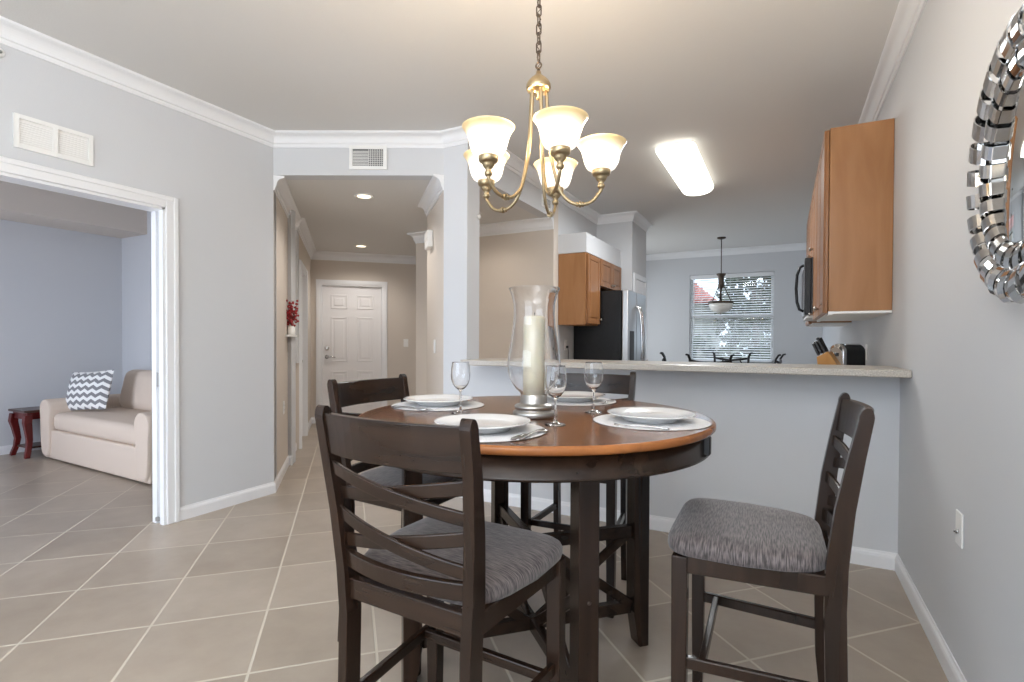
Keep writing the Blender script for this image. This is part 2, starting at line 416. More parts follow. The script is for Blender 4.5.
def arc(c, r, a0, a1, n, plane='xz'):
    out = []
    for i in range(n+1):
        a = a0+(a1-a0)*i/n
        u, v = r*math.cos(a), r*math.sin(a)
        out.append((c[0]+u, c[1], c[2]+v) if plane == 'xz' else (c[0], c[1]+u, c[2]+v))
    return out

# ------------------------------------------------------------------ the room's shell
H, HL = 2.82, 2.505
XL, XR, YB, YREAR = -3.563, .545, 9.7, -2.6
E = Vector((-1, 1)).normalized(); NO = Vector((-1, -1)).normalized()          # along the hall; out of the hall's left wall
YC = 2.765; OA = .0389
C0 = Vector((XL, 2.82)); CR = Vector((-2.372, 3.375)); P1 = Vector((-3.013, 4.016))
def hp(t, o=0): p = C0+E*t+NO*o; return (p.x, p.y)
E0 = C0+E*3.59; D1 = Vector((1, 1)).normalized()
def ep(s_, o=0): p = E0+D1*s_+E*o; return (p.x, p.y)
struct('floor', MB().box((-8, -2.75, -.12), (1.2, 10.2, 0)), M_['floor'])
struct('ceiling', MB().box((-8, -2.75, H), (1.2, 10.2, H+.12)), M_['ceil'])
mb = MB(); mb.prism([(XL-.06, 2.80), (XL, 2.775), (-2.372, 3.385), (-2.16, 3.385), (-2.16, 5.06), (-3.97, 5.06), (-3.97, 5.3), (-4.7, 6.75), ep(1.9, .05), ep(-.1, .05), hp(3.65, .2), hp(.3, .2)], HL, HL+.08)
struct('ceiling_hall', mb, M_['ceil'])
struct('wall_right', MB().box((XR, YREAR-.15, 0), (XR+.15, YB+.15, H)), M_['wall'])
mb = MB(); DY0, DY1, DZ = .42, 1.955, 2.06
mb.box((XL-.12, YREAR-.15, 0), (XL, DY0, H)); mb.box((XL-.12, DY0, DZ), (XL, DY1, H)); mb.prism([(XL, DY1), (XL, YC), (XL-.12, YC+.12), (XL-.12, DY1)], 0, H)
struct('wall_left', mb, M_['wall'])
# hall, left side: full wall, niche, door opening
mb = MB()
def hseg(t0, t1, z0, z1, o0=0, o1=.14): mb.prism([hp(t0, o0), hp(t1, o0), hp(t1, o1), hp(t0, o1)], z0, z1)
mb.prism([(XL, YC), hp(1.5, OA), hp(1.5, .16), (XL-.1, YC+.1)], 0, H); hseg(1.5, 1.68, 0, H, OA, .16); hseg(1.68, 1.75, 0, H)
hseg(1.75, 2.55, 2.04, H); hseg(2.55, 3.73, 0, H)
struct('wall_hall_left', mb, M_['wall_warm_lit'])
mb = MB(); mb.prism([hp(1.5, 0), hp(1.68, 0), hp(1.68, OA), hp(1.5, OA)], .965, HL+.03)
struct('wall_hall_jog', mb, M_['wall'])
mb = MB()
def eseg(s0, s1, z0, z1): mb.prism([ep(s0), ep(s1), ep(s1, .14), ep(s0, .14)], z0, z1)
eseg(-.14, .13, 0, H); eseg(.13, 1.02, 2.04, H); eseg(1.02, 1.9, 0, H)
struct('wall_hall_end', mb, M_['wall_warm_lit'])
struct('wall_header', MB().prism([(XL, YC), (-2.372, 3.375), (-2.42, 3.478), (-3.61, 2.875)], HL-.004, H), M_['wall'])
struct('wall_column', MB().prism([(-2.372, 3.375), (-2.154, 3.375), (-2.154, 3.554), (-2.3, 3.554), (-2.372, 3.48)], 0, H), M_['wall'])
mb = MB(); mb.prism([(-2.372, 3.375), (P1.x, P1.y), (P1.x+.085, P1.y+.085), (-2.287, 3.46)], 0, HL+.05)
struct('wall_hall_right', mb, M_['wall_warm_lit'])
mb = MB(); mb.box((-3.958, 5.056, 0), (-2.154, 5.177, H)); mb.prism([(-3.75, 5.177), (-3.65, 5.177), (-4.55, 6.95), (-4.65, 6.9)], 0, H)
struct('wall_nook', mb, M_['wall_warm_lit'])
struct('wall_passage', MB().box((-2.274, 3.554, HL-.004), (-2.154, 5.056, H)), M_['wall'])
mb = MB(); mb.box((-2.274, 5.177, 0), (-2.154, 6.46, H)); mb.box((-2.72, 6.46, 0), (-1.69, 7.2, H)); mb.box((-2.72, 7.2, 0), (-2.6, 7.62, H)); mb.box((-2.72, 7.62, 0), (-2.6, 9.4, .35)); mb.box((-2.72, 7.62, 2.4), (-2.6, 9.4, H)); mb.box((-2.72, 9.4, 0), (-2.6, YB+.15, H))
struct('wall_kitchen_left', mb, M_['wall'])
WX0, WX1, WZ0, WZ1 = -1.50, -.15, .86, 2.40
mb = MB(); mb.box((-2.6, YB, 0), (WX0, YB+.15, H)); mb.box((WX1, YB, 0), (XR, YB+.15, H)); mb.box((WX0, YB, 0), (WX1, YB+.15, WZ0)); mb.box((WX0, YB, WZ1), (WX1, YB+.15, H))
struct('wall_back', mb, M_['wall'])
struct('wall_bar', MB().box((-2.154, 3.375, 0), (XR, 3.495, 1.035)), M_['wall'])
mb = MB(); mb.box((XL-.12, YREAR-.15, 0), (-3.25, YREAR, H)); mb.box((.15, YREAR-.15, 0), (XR, YREAR, H)); mb.box((-3.25, YREAR-.15, 2.4), (.15, YREAR, H))
struct('wall_rear', mb, M_['wall'])
# side room
SX, SY = -7.238, 3.467
struct('wall_side_room_far', MB().box((SX-.14, -1.2, 0), (SX, SY+.14, H)), M_['wall'])
struct('wall_side_room_end', MB().prism([(SX, SY), (-4.215, SY), (-4.30, SY+.12), (SX, SY+.12)], 0, H), M_['wall'])
mb = MB(); mb.box((SX, -1.2, 0), (-6.2, -1.06, H)); mb.box((-4.4, -1.2, 0), (XL-.12, -1.06, H)); mb.box((-6.2, -1.2, 0), (-4.4, -1.06, .6)); mb.box((-6.2, -1.2, 2.0), (-4.4, -1.06, H))
struct('wall_side_room_near', mb, M_['wall_warm_lit'])
struct('wall_soffit', MB().box((SX, -1.06, 2.455), (-6.68, SY, H)), M_['wall_warm_lit'])

# crown mouldings, baseboards
def crown_prof(z, hh=.106, pr=.076):
    pts = [(0, -hh), (.008, -hh), (.012, -hh+.014), (.012, -hh+.024), (.020, -hh+.028)]
    for i in range(1, 7):
        a = i/7*PI/2
        pts.append((.020+(pr-.034)*(1-math.cos(a)), -hh+.028+(hh-.05)*math.sin(a)))
    pts += [(pr-.012, -.020), (pr-.004, -.016), (pr, -.012), (pr, 0), (0, 0)]
    return [(a, z+b) for a, b in pts]
CPF = crown_prof(H)
run = [(XR, YREAR), (XR, YB), (-2.6, YB), (-2.6, 7.2), (-1.69, 7.2), (-1.69, 6.46), (-2.154, 6.46), (-2.154, 3.375), (-2.372, 3.375), (XL, YC), (XL, YREAR)]
struct('trim_1', MB().sweep(CPF, run), M_['trim'])
CPH = crown_prof(HL, .118, .08)
run = [ep(1.75), tuple(E0), hp(1.5), hp(1.5, OA), (XL, YC)]
struct('trim_2', MB().sweep(CPH, run), M_['trim'])
pe_ = P1+D1*.085 if False else P1+Vector((.085, .085))
struct('trim_3', MB().sweep(CPH, [(-2.372, 3.375), tuple(P1), tuple(pe_)]), M_['trim'])
struct('trim_8', MB().sweep(CPH, [(-2.154, 5.056), (-3.958, 5.056), (-3.958, 5.177)]), M_['trim'])
BPF = [(0, 0), (.014, 0), (.014, .062), (.011, .074), (.006, .080), (.004, .090), (0, .090)]
for nm, run in (('baseboard_right', [(XR, YREAR), (XR, 3.375), (-2.154, 3.375), (-2.372, 3.375), tuple(P1), tuple(pe_)]),
                ('baseboard_left', [hp(1.67, OA), (XL, YC), (XL, 2.034)]), ('baseboard_left_near', [(XL, DY0-.09), (XL, YREAR)]),
                ('baseboard_hall_left', [tuple(E0+D1*.06), tuple(E0), hp(2.65)]), ('baseboard_hall_end', [ep(1.75), ep(1.09)]),
                ('baseboard_nook', [(-2.154, 5.056), (-3.958, 5.056), (-3.958, 5.177)]),
                ('baseboard_side_room', [(-4.2, SY), (SX, SY), (SX, -1.06)]), ('baseboard_kitchen', [(XR, 7.0), (XR, YB), (-2.6, YB), (-2.6, 7.2), (-1.69, 7.2)])):
    struct(nm, MB().sweep(BPF, run), M_['trim'])

# casing of the wide opening to the side room, with its lining and strike plates
CW = .078
def casing_prof_box(mb, a, b, axis_face, th): pass
mb = MB()
for (y0, y1, z0, z1) in ((DY1, DY1+CW, 0, DZ+CW), (DY0-CW, DY0, 0, DZ+CW), (DY0, DY1, DZ, DZ+CW)):
    mb.bbox((XL, y0, z0), (XL+.018, y1, z1), .005, 2)
mb.bbox((XL+.012, DY1+.046, 0), (XL+.026, DY1+CW-.004, DZ+CW-.004), .005, 2); mb.bbox((XL+.012, DY0-CW+.004, 0), (XL+.026, DY0-.046, DZ+CW-.004), .005, 2)
mb.bbox((XL+.012, DY0-.046, DZ+.046), (XL+.0255, DY1+.046, DZ+CW-.004), .005, 2)
# lining, split for a pocket door
for (y0, y1) in ((DY1-.016, DY1+.001), (DY0-.001, DY0+.016)):
    mb.box((XL-.04, y0, 0), (XL+.004, y1, DZ)); mb.box((XL-.125, y0, 0), (XL-.075, y1, DZ))
mb.box((XL-.125, DY0, DZ-.016), (XL+.004, DY1, DZ+.001))
tr4 = struct('trim_4', mb, M_['trim'])
mb = MB(); mb.bbox((XL-.072, DY1-.018, .90), (XL-.042, DY1-.012, .99), .002, 1); mb.build('strike_plate', M_['brushed'], tr4)
mb = MB(); mb.bbox((XL-.072, DY1-.03, .02), (XL-.042, DY1-.008, .045), .003, 1); mb.build('floor_guide', M_['brushed'], tr4)

# front door at the hall's end
def door_frame(name, pf, s0, s1, zt, wd=.062):
    mb = MB()
    def slab(sa, sb, z0, z1, oa, ob): mb.prism([pf(sa, oa), pf(sb, oa), pf(sb, ob), pf(sa, ob)], z0, z1)
    slab(s0-wd, s0, 0, zt+wd, -.02, 0); slab(s1, s1+wd, 0, zt+wd, -.02, 0); slab(s0, s1, zt, zt+wd, -.02, 0)
    slab(s0-wd+.012, s0-.012, 0, zt+wd-.012, -.028, -.02); slab(s1+.012, s1+wd-.012, 0, zt+wd-.012, -.028, -.02); slab(s0-.012, s1+.012, zt+.012, zt+wd-.012, -.028, -.02)
    slab(s0, s0+.02, 0, zt, -.01, .14); slab(s1-.02, s1, 0, zt, -.01, .14); slab(s0+.02, s1-.02, zt-.02, zt, -.01, .14)
    return struct(name, mb, M_['trim'])
tr5 = door_frame('trim_5', ep, .13, 1.02, 2.04)
def mat_door(pf, s_, o):
    p = pf(s_, o); return p
mb = MB(); o0 = .05
dx = Vector((D1.x, D1.y, 0)); dn = Vector((E.x, E.y, 0))
DM = Matrix((dx, dn, Vector((0, 0, 1)))).transposed().to_4x4(); DM.translation = (E0.x, E0.y, 0)
S0, S1 = .152, .998
mb.bbox((S0, .03, .012), (S1, .074, 2.018), .003, 1, DM)
pw = .235
for cx_ in (S0+.12+pw/2, S1-.12-pw/2):
    for z0, z1 in ((.23, .76), (.90, 1.56), (1.68, 1.89)):
        # sunk moulding ring and raised field
        a0_, a1_ = cx_-pw/2, cx_+pw/2
        for q in ((a0_, z0, a1_, z0+.022), (a0_, z1-.022, a1_, z1), (a0_, z0, a0_+.022, z1), (a1_-.022, z0, a1_, z1)):
            mb.bbox((q[0], .022, q[1]), (q[2], .032, q[3]), .006, 2, DM)
        mb.bbox((a0_+.05, .023, z0+.05), (a1_-.05, .032, z1-.05), .007, 2, DM)
d1 = struct('door_1', mb, M_['door'])
mb = MB(); mb.lathe([(0, 0), (.03, 0), (.03, .008), (.012, .012), (.012, .035), (0, .035)], seg=20, mtx=DM @ Matrix.Translation((S0+.065, .03, .97)) @ Matrix.Rotation(PI/2, 4, 'X'))
mb.tube([DM @ Vector(p) for p in ((S0+.065, -.012, .97), (S0+.10, -.014, .972), (S0+.15, -.012, .968), (S0+.185, -.008, .962))], [.011, .012, .010, .008], 10)
mb.build('door_handle', M_['steel'], d1)
mb = MB(); mb.lathe([(0, 0), (.032, 0), (.030, .012), (.02, .016), (0, .016)], seg=20, mtx=DM @ Matrix.Translation((S0+.065, .03, 1.10)) @ Matrix.Rotation(PI/2, 4, 'X')); mb.bbox((S0+.06, .004, 1.085), (S0+.07, .016, 1.115), .002, 1, DM)
mb.build('deadbolt', M_['steel'], d1)
# door in the hall's left wall, leaf set back in its frame
def hp2(s_, o=0): return hp(s_, o)
door_frame('trim_6', hp2, 1.75, 2.55, 2.04)
HM = Matrix((Vector((E.x, E.y, 0)), Vector((NO.x, NO.y, 0)), Vector((0, 0, 1)))).transposed().to_4x4(); HM.translation = (C0.x, C0.y, 0)
mb = MB(); mb.bbox((1.772, .09, .01), (2.528, .13, 2.02), .003, 1, HM)
for cx_ in (1.96, 2.34):
    for z0, z1 in ((.23, .76), (.90, 1.56), (1.68, 1.89)): mb.bbox((cx_-.1, .082, z0), (cx_+.1, .092, z1), .006, 2, HM)
d2 = struct('door_2', mb, M_['door'])
mb = MB(); mb.lathe([(0, 0), (.026, 0), (.026, .006), (.010, .01), (.010, .03), (.026, .04), (.026, .06), (0, .068)], seg=20, mtx=HM @ Matrix.Translation((2.47, .09, .95)) @ Matrix.Rotation(PI/2, 4, 'X')); mb.build('door_handle', M_['steel'], d2)

# sliding glass door behind the camera
mb = MB()
for x in (-3.25, -1.58, .09): mb.box((x, YREAR-.1, 0), (x+.06, YREAR-.04, 2.4))
mb.box((-3.25, YREAR-.1, 2.34), (.15, YREAR-.04, 2.4)); mb.box((-3.25, YREAR-.1, 0), (.15, YREAR-.04, .05))
d3 = struct('door_3', mb, M_['trim'])

# ------------------------------------------------------------------ dining table
TX, TY, TZ = -.824, 1.75, .937
tb = thing('dining_table', 'round counter-height dining table with a brown wedge-veneered top and dark legs', 'table', (TX, TY, 0))
mb = MB(); r = .634
mb.lathe([(0, TZ), (r-.012, TZ)], seg=96, caps=False); mb.cur = 1
mb.lathe([(r-.012, TZ), (r-.004, TZ-.002), (r, TZ-.007), (r, TZ-.018), (r-.006, TZ-.024), (r-.02, TZ-.025), (0, TZ-.025)], seg=96, caps=False)
mb.build('tabletop', [M_['veneer'], M_['edge']], tb)
mb = MB(); ra = .612
mb.lathe([(ra-.022, TZ-.025), (ra, TZ-.025), (ra, TZ-.083), (ra+.006, TZ-.085), (ra+.006, TZ-.094), (ra-.022, TZ-.094)], seg=96, closed=True)
mb.bbox((-.58, -.03, TZ-.085), (.58, .03, TZ-.026), .004); mb.bbox((-.03, -.58, TZ-.085), (.03, .58, TZ-.026), .004)
mb.build('apron', M_['espresso_x'], tb)
mb = MB(); a_ = math.radians(-4); mb.bbox((ra-.01, -.012, TZ-.085), (ra+.016, .014, TZ-.027), .003, 1, Matrix.Rotation(a_, 4, 'Z')); mb.build('leaf_latch', M_['black'], tb)
LR = .4455; hw = .0325
for k_ in range(4):
    RM = Matrix.Rotation(PI/4+k_*PI/2, 4, 'Z'); mb = MB(); secs = []
    for z, tp in ((0, .026), (.004, .022), (.14, 0), (TZ-.03, 0)):
        secs.append([RM @ Vector(p) for p in ((LR-hw+tp, -hw, z), (LR+hw, -hw, z), (LR+hw, hw, z), (LR-hw+tp, hw, z))])
    mb.loft(secs); lg = mb.build('leg', M_['espresso'], tb, bevel=.003)
    for z in (.455, .155):
        b_ = MB(); b_.lathe([(0, 0), (.006, 0), (.006, .003), (0, .004)], seg=12, mtx=RM @ Matrix.Translation((LR+hw-.001, 0, z)) @ Matrix.Rotation(PI/2, 4, 'Y'))
        b_.build('bolt_cap', M_['bronze'], lg)
for s_ in (1, -1):
    q = .29
    for z, nm in ((.455, 'upper_rail'), (.155, 'lower_rail')):
        o_ = .0 if s_ == 1 else .0
        if s_ == 1: MB().beam((-q, -q, z), (q, q, z), .034, .046).build(nm, M_['espresso_x'], tb)
        else:
            for k in (1, -1): MB().beam((k*.012, -k*.012, z), (k*q, -k*q, z), .034, .046).build(nm, M_['espresso_x'], tb)
    for k in (1, -1):
        e_ = Vector((k*q, k*s_*q, 0)); c_ = e_*.06
        n_ = Vector((-e_.y, e_.x, 0)).normalized()
        MB().beam(e_+Vector((0, 0, .445))+n_*.008, c_+Vector((0, 0, .165))+n_*.008, .016, .036).build('diagonal_brace', M_['espresso_x'], tb)
        MB().beam(e_+Vector((0, 0, .165))-n_*.009, c_+Vector((0, 0, .445))-n_*.009, .016, .036).build('diagonal_brace', M_['espresso_x'], tb)

# ------------------------------------------------------------------ dining chairs
def make_chair(label):
    t = thing('dining_chair', label, 'chair', group='counter-height dining chairs around the round table')
    W = .203
    PY = [(0, -.226), (.25, -.206), (.55, -.199), (.66, -.201), (.80, -.215), (.93, -.236), (1.02, -.253)]
    def pw_(z): return .178+.030*min(1, max(0, (z-.55)/.42))
    def py(z):
        for (z0, y0), (z1, y1) in zip(PY, PY[1:]):
            if z <= z1: return y0+(y1-y0)*(z-z0)/(z1-z0)
        return PY[-1][1]
    for sx in (-1, 1):
        mb = MB(); secs = []
        zs = [z for z, _ in PY]
        for z in zs:
            y = py(z); d = .019 if z < .1 else (.0235 if z < .7 else .0235-.0085*(z-.7)/.32)
            hw = .0135
            w_ = pw_(z); secs.append([(sx*w_-hw, y-d, z), (sx*w_+hw, y-d, z), (sx*w_+hw, y+d, z), (sx*w_-hw, y+d, z)])
        for i in range(1, 7):   # rounded cap
            a = i/6*PI/2; z = 1.02+.03*math.sin(a); d = .0145*math.cos(a)+.0012; y = -.253-.004*i/6
            w_ = .208; secs.append([(sx*w_-.0135, y-d, z), (sx*w_+.0135, y-d, z), (sx*w_+.0135, y+d, z), (sx*w_-.0135, y+d, z)])
        mb.loft(secs); mb.build('back_post', M_['espresso'], t, bevel=.004)
        mb = MB(); secs = []
        for z, h_ in ((0, .015), (.01, .016), (.30, .0195), (.628, .0205)):
            secs.append([(sx*W-h_, .162-h_, z), (sx*W+h_, .162-h_, z), (sx*W+h_, .162+h_, z), (sx*W-h_, .162+h_, z)])
        mb.loft(secs); mb.build('leg', M_['espresso'], t, bevel=.003)
    def slat(name, zl, zr, ht, th=.017, bow=.03, dy=0):
        mb = MB(); secs = []; n = 14
        for i in range(n+1):
            k = i/n; wz = pw_((zl+zr)/2)-.006; x = -wz+2*wz*k; z = zl+(zr-zl)*k; b_ = bow*(1-(2*k-1)**2)
            def pt(zz, s2): return (x, py(zz)-b_+dy+s2*th/2, zz)
            secs.append([pt(z-ht/2, -1), pt(z-ht/2, 1), pt(z+ht/2, 1), pt(z+ht/2, -1)])
        mb.loft(secs); o = mb.build(name, M_['espresso_x'], t, bevel=.003); return o
    slat('top_rail', .985, .985, .098, .02)
    slat('cross_slat', .905, .838, .032, .011, dy=-.006); slat('cross_slat', .838, .905, .032, .011, dy=.006)
    slat('cross_slat', .795, .722, .032, .011, dy=-.006); slat('cross_slat', .722, .795, .032, .011, dy=.006)
    slat('lower_rail', .680, .680, .040, .018)
    MB().bbox((-.17, -.210, .582), (.17, -.188, .632), .003).build('seat_rail', M_['espresso_x'], t)
    MB().bbox((-W+.015, .151, .582), (W-.015, .173, .632), .003).build('seat_rail', M_['espresso_x'], t)
    for sx in (-1, 1): MB().beam((sx*.184, -.185, .607), (sx*W, .155, .607), .022, .05).build('seat_rail', M_['espresso'], t)
    for sx in (-1, 1): MB().beam((sx*.178, -.195, .338), (sx*W, .155, .338), .018, .032).build('stretcher', M_['espresso'], t)
    MB().bbox((-W+.008, .096, .324), (W-.008, .114, .352), .003).build('stretcher', M_['espresso_x'], t)
    # cushion: superellipse outline, domed
    mb = MB(); mb.smooth = True; n = 56; rings = []
    def ring(k, z, dome=0):
        out = []
        for i in range(n):
            a = 2*PI*i/n; c, s_ = math.cos(a), math.sin(a); ex = 2/6.5
            x = math.copysign(abs(c)**ex, c); y = math.copysign(abs(s_)**ex, s_)
            wd = .236-.026*(1-y)/2*1.0
            wd = .229 if y > -.2 else .229-.045*min(1, (-.2-y)/.8)
            out.append((x*wd*k, .008+y*(.198*k), z-dome*(x*x*.5+y*y*.5)))
        return out
    secs = [ring(.965, .630), ring(.985, .633), ring(1.0, .643), ring(.998, .654), ring(.98, .664), ring(.94, .671), ring(.86, .677), ring(.72, .682), ring(.5, .685), ring(.25, .6865), ring(.05, .687)]
    mb.loft(secs); mb.build('seat_cushion', M_['seatfab'], t)
    return t
ch = make_chair('nearest dark dining chair, its slatted back turned to the viewer')
ch.location = (-.742, 1.125, 0); ch.rotation_euler = (0, 0, math.radians(-2.5))
copy_tree(ch, (-.085, 1.662, 0), math.radians(91), 'dark dining chair alone on the right, seen side-on before the grey bar wall')
copy_tree(ch, (-1.322, 1.695, 0), math.radians(-91.5), 'dark dining chair on the hall side of the table, in front of the white door')
copy_tree(ch, (-.872, 2.36, 0), math.radians(183), 'dark dining chair behind the table, its back against the bar wall')

# ------------------------------------------------------------------ on the table
def lathe_obj(name, prof, mat, loc, label, cat, group=None, seg=40, parent=None):
    o = MB().lathe(prof, seg=seg).build(name, mat, parent); o.location = loc
    if label: tag(o, label, cat, group)
    return o
SET = [((-.79, 1.325), -PI/2, 'nearest place, in front of the near chair'), ((-.392, 1.75), 0, 'right-hand place'), ((-1.265, 1.765), PI, 'left-hand place by the hall'), ((-.835, 2.19), PI/2, 'far place behind the candle')]
matm = MB(); matm.lathe([(0, 0), (.186, 0), (.190, .0015), (.186, .003), (0, .003)], seg=64)
names = ['beside the near chair back', 'on the right of the table', 'on the hall side of the table', 'behind the tall candle']
pm0 = pl0 = None
PLATE = [(0, .004), (.072, .004), (.077, 0), (.082, 0), (.087, .004), (.098, .010), (.112, .017), (.138, .0235), (.143, .026), (.1425, .028), (.136, .0268), (.110, .0215), (.096, .0175), (.088, .0155), (0, .0155)]
def cutlery(kind):
    mb = MB(); mb.smooth = True
    def strip(pts):   # (along, half width, z, thickness)
        secs = []
        for x, hw, z, th in pts: secs.append([(x, -hw, z), (x, hw, z), (x, hw*.8, z+th), (x, -hw*.8, z+th)])
        mb.loft(secs)
    if kind == 'fork':
        strip([(-.095, .006, .001, .002), (-.09, .009, .001, .003), (-.05, .0065, .003, .003), (.0, .0035, .005, .003), (.03, .0035, .004, .003), (.045, .010, .002, .002), (.058, .012, .001, .002)])
        for k in range(4): y = -.0095+k*.0063; strip2 = [(.056, y), (.098, y)]; mb.loft([[(x, yy-.0017, z), (x, yy+.0017, z), (x, yy+.0015, z+.002), (x, yy-.0015, z+.002)] for x, yy, z in ((.056, y, .001), (.08, y, .0), (.1, y, .004))])
    elif kind == 'knife':
        strip([(-.115, .007, .001, .003), (-.11, .009, .001, .004), (-.06, .008, .001, .005), (-.005, .006, .001, .005), (0, .0085, .001, .002), (.07, .010, .001, .0015), (.1, .007, .001, .0015), (.115, .002, .001, .001)])
    else:
        strip([(-.095, .006, .001, .002), (-.09, .009, .001, .003), (-.05, .0065, .003, .003), (.0, .0035, .005, .003), (.035, .004, .004, .003), (.05, .014, .001, .004), (.07, .019, .0, .005), (.09, .015, .001, .004), (.1, .004, .003, .002)])
    return mb
cut = {}
for i, ((x, y), a, wh) in enumerate(SET):
    out = Vector((math.cos(a), math.sin(a)))
    lb = 'round white placemat %s' % names[i]
    if pm0 is None: pm0 = matm.build('placemat', M_['mat']); o = pm0
    else: o = pm0.copy(); COL.objects.link(o)
    o.location = (x, y, TZ+.0005); tag(o, lb, 'placemat', 'white round placemats on the dining table')
    pc = (x-.0*out.x, y-.0*out.y)
    if pl0 is None: pl0 = MB().lathe(PLATE, seg=56).build('dinner_plate', M_['porcelain']); o = pl0
    else:
        o = pl0.copy(); COL.objects.link(o)
    o.location = (pc[0], pc[1], TZ+.0037); tag(o, 'wide white dinner plate on the placemat %s' % names[i], 'plate', 'white dinner plates on the placemats')
    # a diner looks towards the table centre; fork to the left, knife and spoon to the right
    inw = -out; left = Vector((-inw.y, inw.x))
    for kind, side in (('fork', .160), ('knife', -.156), ('spoon', -.172)):
        p = Vector(pc)+left*side
        ang = math.atan2(inw.y, inw.x)
        if kind not in cut: o = cutlery(kind).build(kind, M_['steel']); cut[kind] = o
        else: o = cut[kind].copy(); COL.objects.link(o)
        o.location = (p.x-inw.x*.01, p.y-inw.y*.01, TZ+.0038); o.rotation_euler = (0, 0, ang); o.scale = (.86, .8, 1)
        tag(o, 'steel %s lying on the placemat %s' % (kind, names[i]), kind, 'steel %ss at the place settings' % ('kni' + 've' if kind == 'knife' else kind))
# wine glasses
WG = [(0, 0), (.033, 0), (.034, .0015), (.030, .003), (.010, .006), (.0045, .012), (.0036, .03), (.0036, .075), (.006, .084), (.018, .092), (.028, .105), (.0345, .124), (.036, .142), (.0345, .162), (.0312, .184), (.03085, .1868), (.0305, .1878)]
WGI = [(.0302, .1878), (.03005, .1866), (.0303, .184), (.0337, .162), (.0352, .142), (.0336, .124), (.0272, .106), (.017, .0935), (.004, .088), (0, .0875)]
def wine(loc, lb, first=[None]):
    if first[0] is None:
        o = MB().lathe(WG+WGI, seg=40).build('wine_glass', M_['stemware']); first[0] = o
    else: o = first[0].copy(); COL.objects.link(o)
    o.location = loc; return tag(o, lb, 'wine glass', 'clear wine glasses on the table')
wine((-1.058, 1.615, TZ+.0005), 'clear stemmed wine glass left of the candle, beside the hall-side place')
wine((-.645, 1.535, TZ+.0005), 'clear stemmed wine glass just right of the candle base, nearest of the glasses')
wine((-.632, 1.872, TZ+.0005), 'clear stemmed wine glass farther back, before the dark chair back')
# hurricane candle holder
hx, hy = -.780, 1.660
hc = thing('candle_holder', 'tall clear glass hurricane on a stepped pewter base in the table middle', 'candle holder', (hx, hy, TZ+.0005))
MB().lathe([(0, 0), (.072, 0), (.074, .004), (.074, .016), (.071, .021), (.064, .023), (.063, .028), (.068, .031), (.068, .039), (.062, .044), (.050, .047), (.047, .052), (.047, .078), (.045, .080), (.040, .080), (.040, .06), (0, .06)], seg=56).build('base', M_['brushed'], hc)
vo = [(.044, .062), (.044, .076), (.047, .086), (.060, .100), (.076, .125), (.086, .155), (.0885, .185), (.084, .225), (.077, .270), (.070, .320), (.067, .365), (.069, .400), (.076, .430), (.084, .449), (.0845, .452)]
vo = [(r_*(1.07 if z > .1 else 1+.07*max(0, z-.07)/.03), z) for r_, z in vo]
vo = [(.0438, .0615), (.0438, .0622)]+vo[1:-1]+[(vo[-1][0]-.0002, .4512), (vo[-1][0]-.0006, .4522)]
vi = [(r_-(.0028 if .063 < z < .45 else (.0022 if z < .063 else .0018)), z) for r_, z in vo[::-1]]
MB().lathe(vo+vi, seg=64, closed=True).build('glass_shade', M_['stemware'], hc)
cd = thing('candle', 'ivory pillar candle standing inside the glass hurricane', 'candle', (hx, hy, TZ+.061))
MB().lathe([(0, 0), (.0375, 0), (.038, .003), (.038, .287), (.036, .292), (.030, .294), (.012, .290), (0, .289)], seg=40).build('wax_body', M_['wax'], cd)
MB().tube([(0, 0, .288), (.0005, 0, .298), (.002, 0, .306)], .0013, 6).build('wick', M_['black'], cd)

# ------------------------------------------------------------------ chandelier
CHX, CHY, CHZ = -.809, 1.750, 2.185
chd = thing('chandelier', 'brass five-arm chandelier with lit alabaster bell shades above the table', 'chandelier', (CHX, CHY, CHZ))
MB().lathe([(0, .012), (.008, .010), (.010, .0), (.018, -.008), (.030, -.018), (.040, -.030), (.043, -.036), (.045, -.040), (.046, -.052), (.043, -.060), (.036, -.064), (.018, -.066), (.012, -.075), (.012, -.085), (.007, -.094), (0, -.096)], seg=40).build('hub', M_['brass'], chd)
mb = MB(); z = .03; k = 0
mb.tube([(0, 0, -.005), (0, 0, .02)], .006, 8)
mb.tube([(.011*math.cos(a), 0, .031+.011*math.sin(a)) for a in [2*PI*i/16 for i in range(16)]], .003, 6, closed=True)
z = .045; top = H-CHZ-.04
while z < top:
    pts = []
    for i in range(20):
        a = 2*PI*i/20; u = .009*math.cos(a); v = (.012 if math.sin(a) >= 0 else -.012)+.009*math.sin(a)
        pts.append((u, 0, z+.018+v) if k % 2 else (0, u, z+.018+v))
    mb.tube(pts, .0026, 6, closed=True); z += .0335; k += 1
mb.tube([(.006, .004, z_) if i % 2 else (-.004, -.006, z_) for i, z_ in enumerate([.02+j*.02 for j in range(int((top+.01)/.02))])], .0018, 6)
mb.build('chain', M_['bronze'], chd)
MB().lathe([(0, top-.012), (.01, top-.012), (.012, top), (.06, top+.012), (.064, top+.03), (.064, H-CHZ-.001), (0, H-CHZ-.001)], seg=36).build('canopy', M_['brass'], chd)
RA = .231
fwd_ang = math.atan2(-CHY, -CHX)      # towards the camera
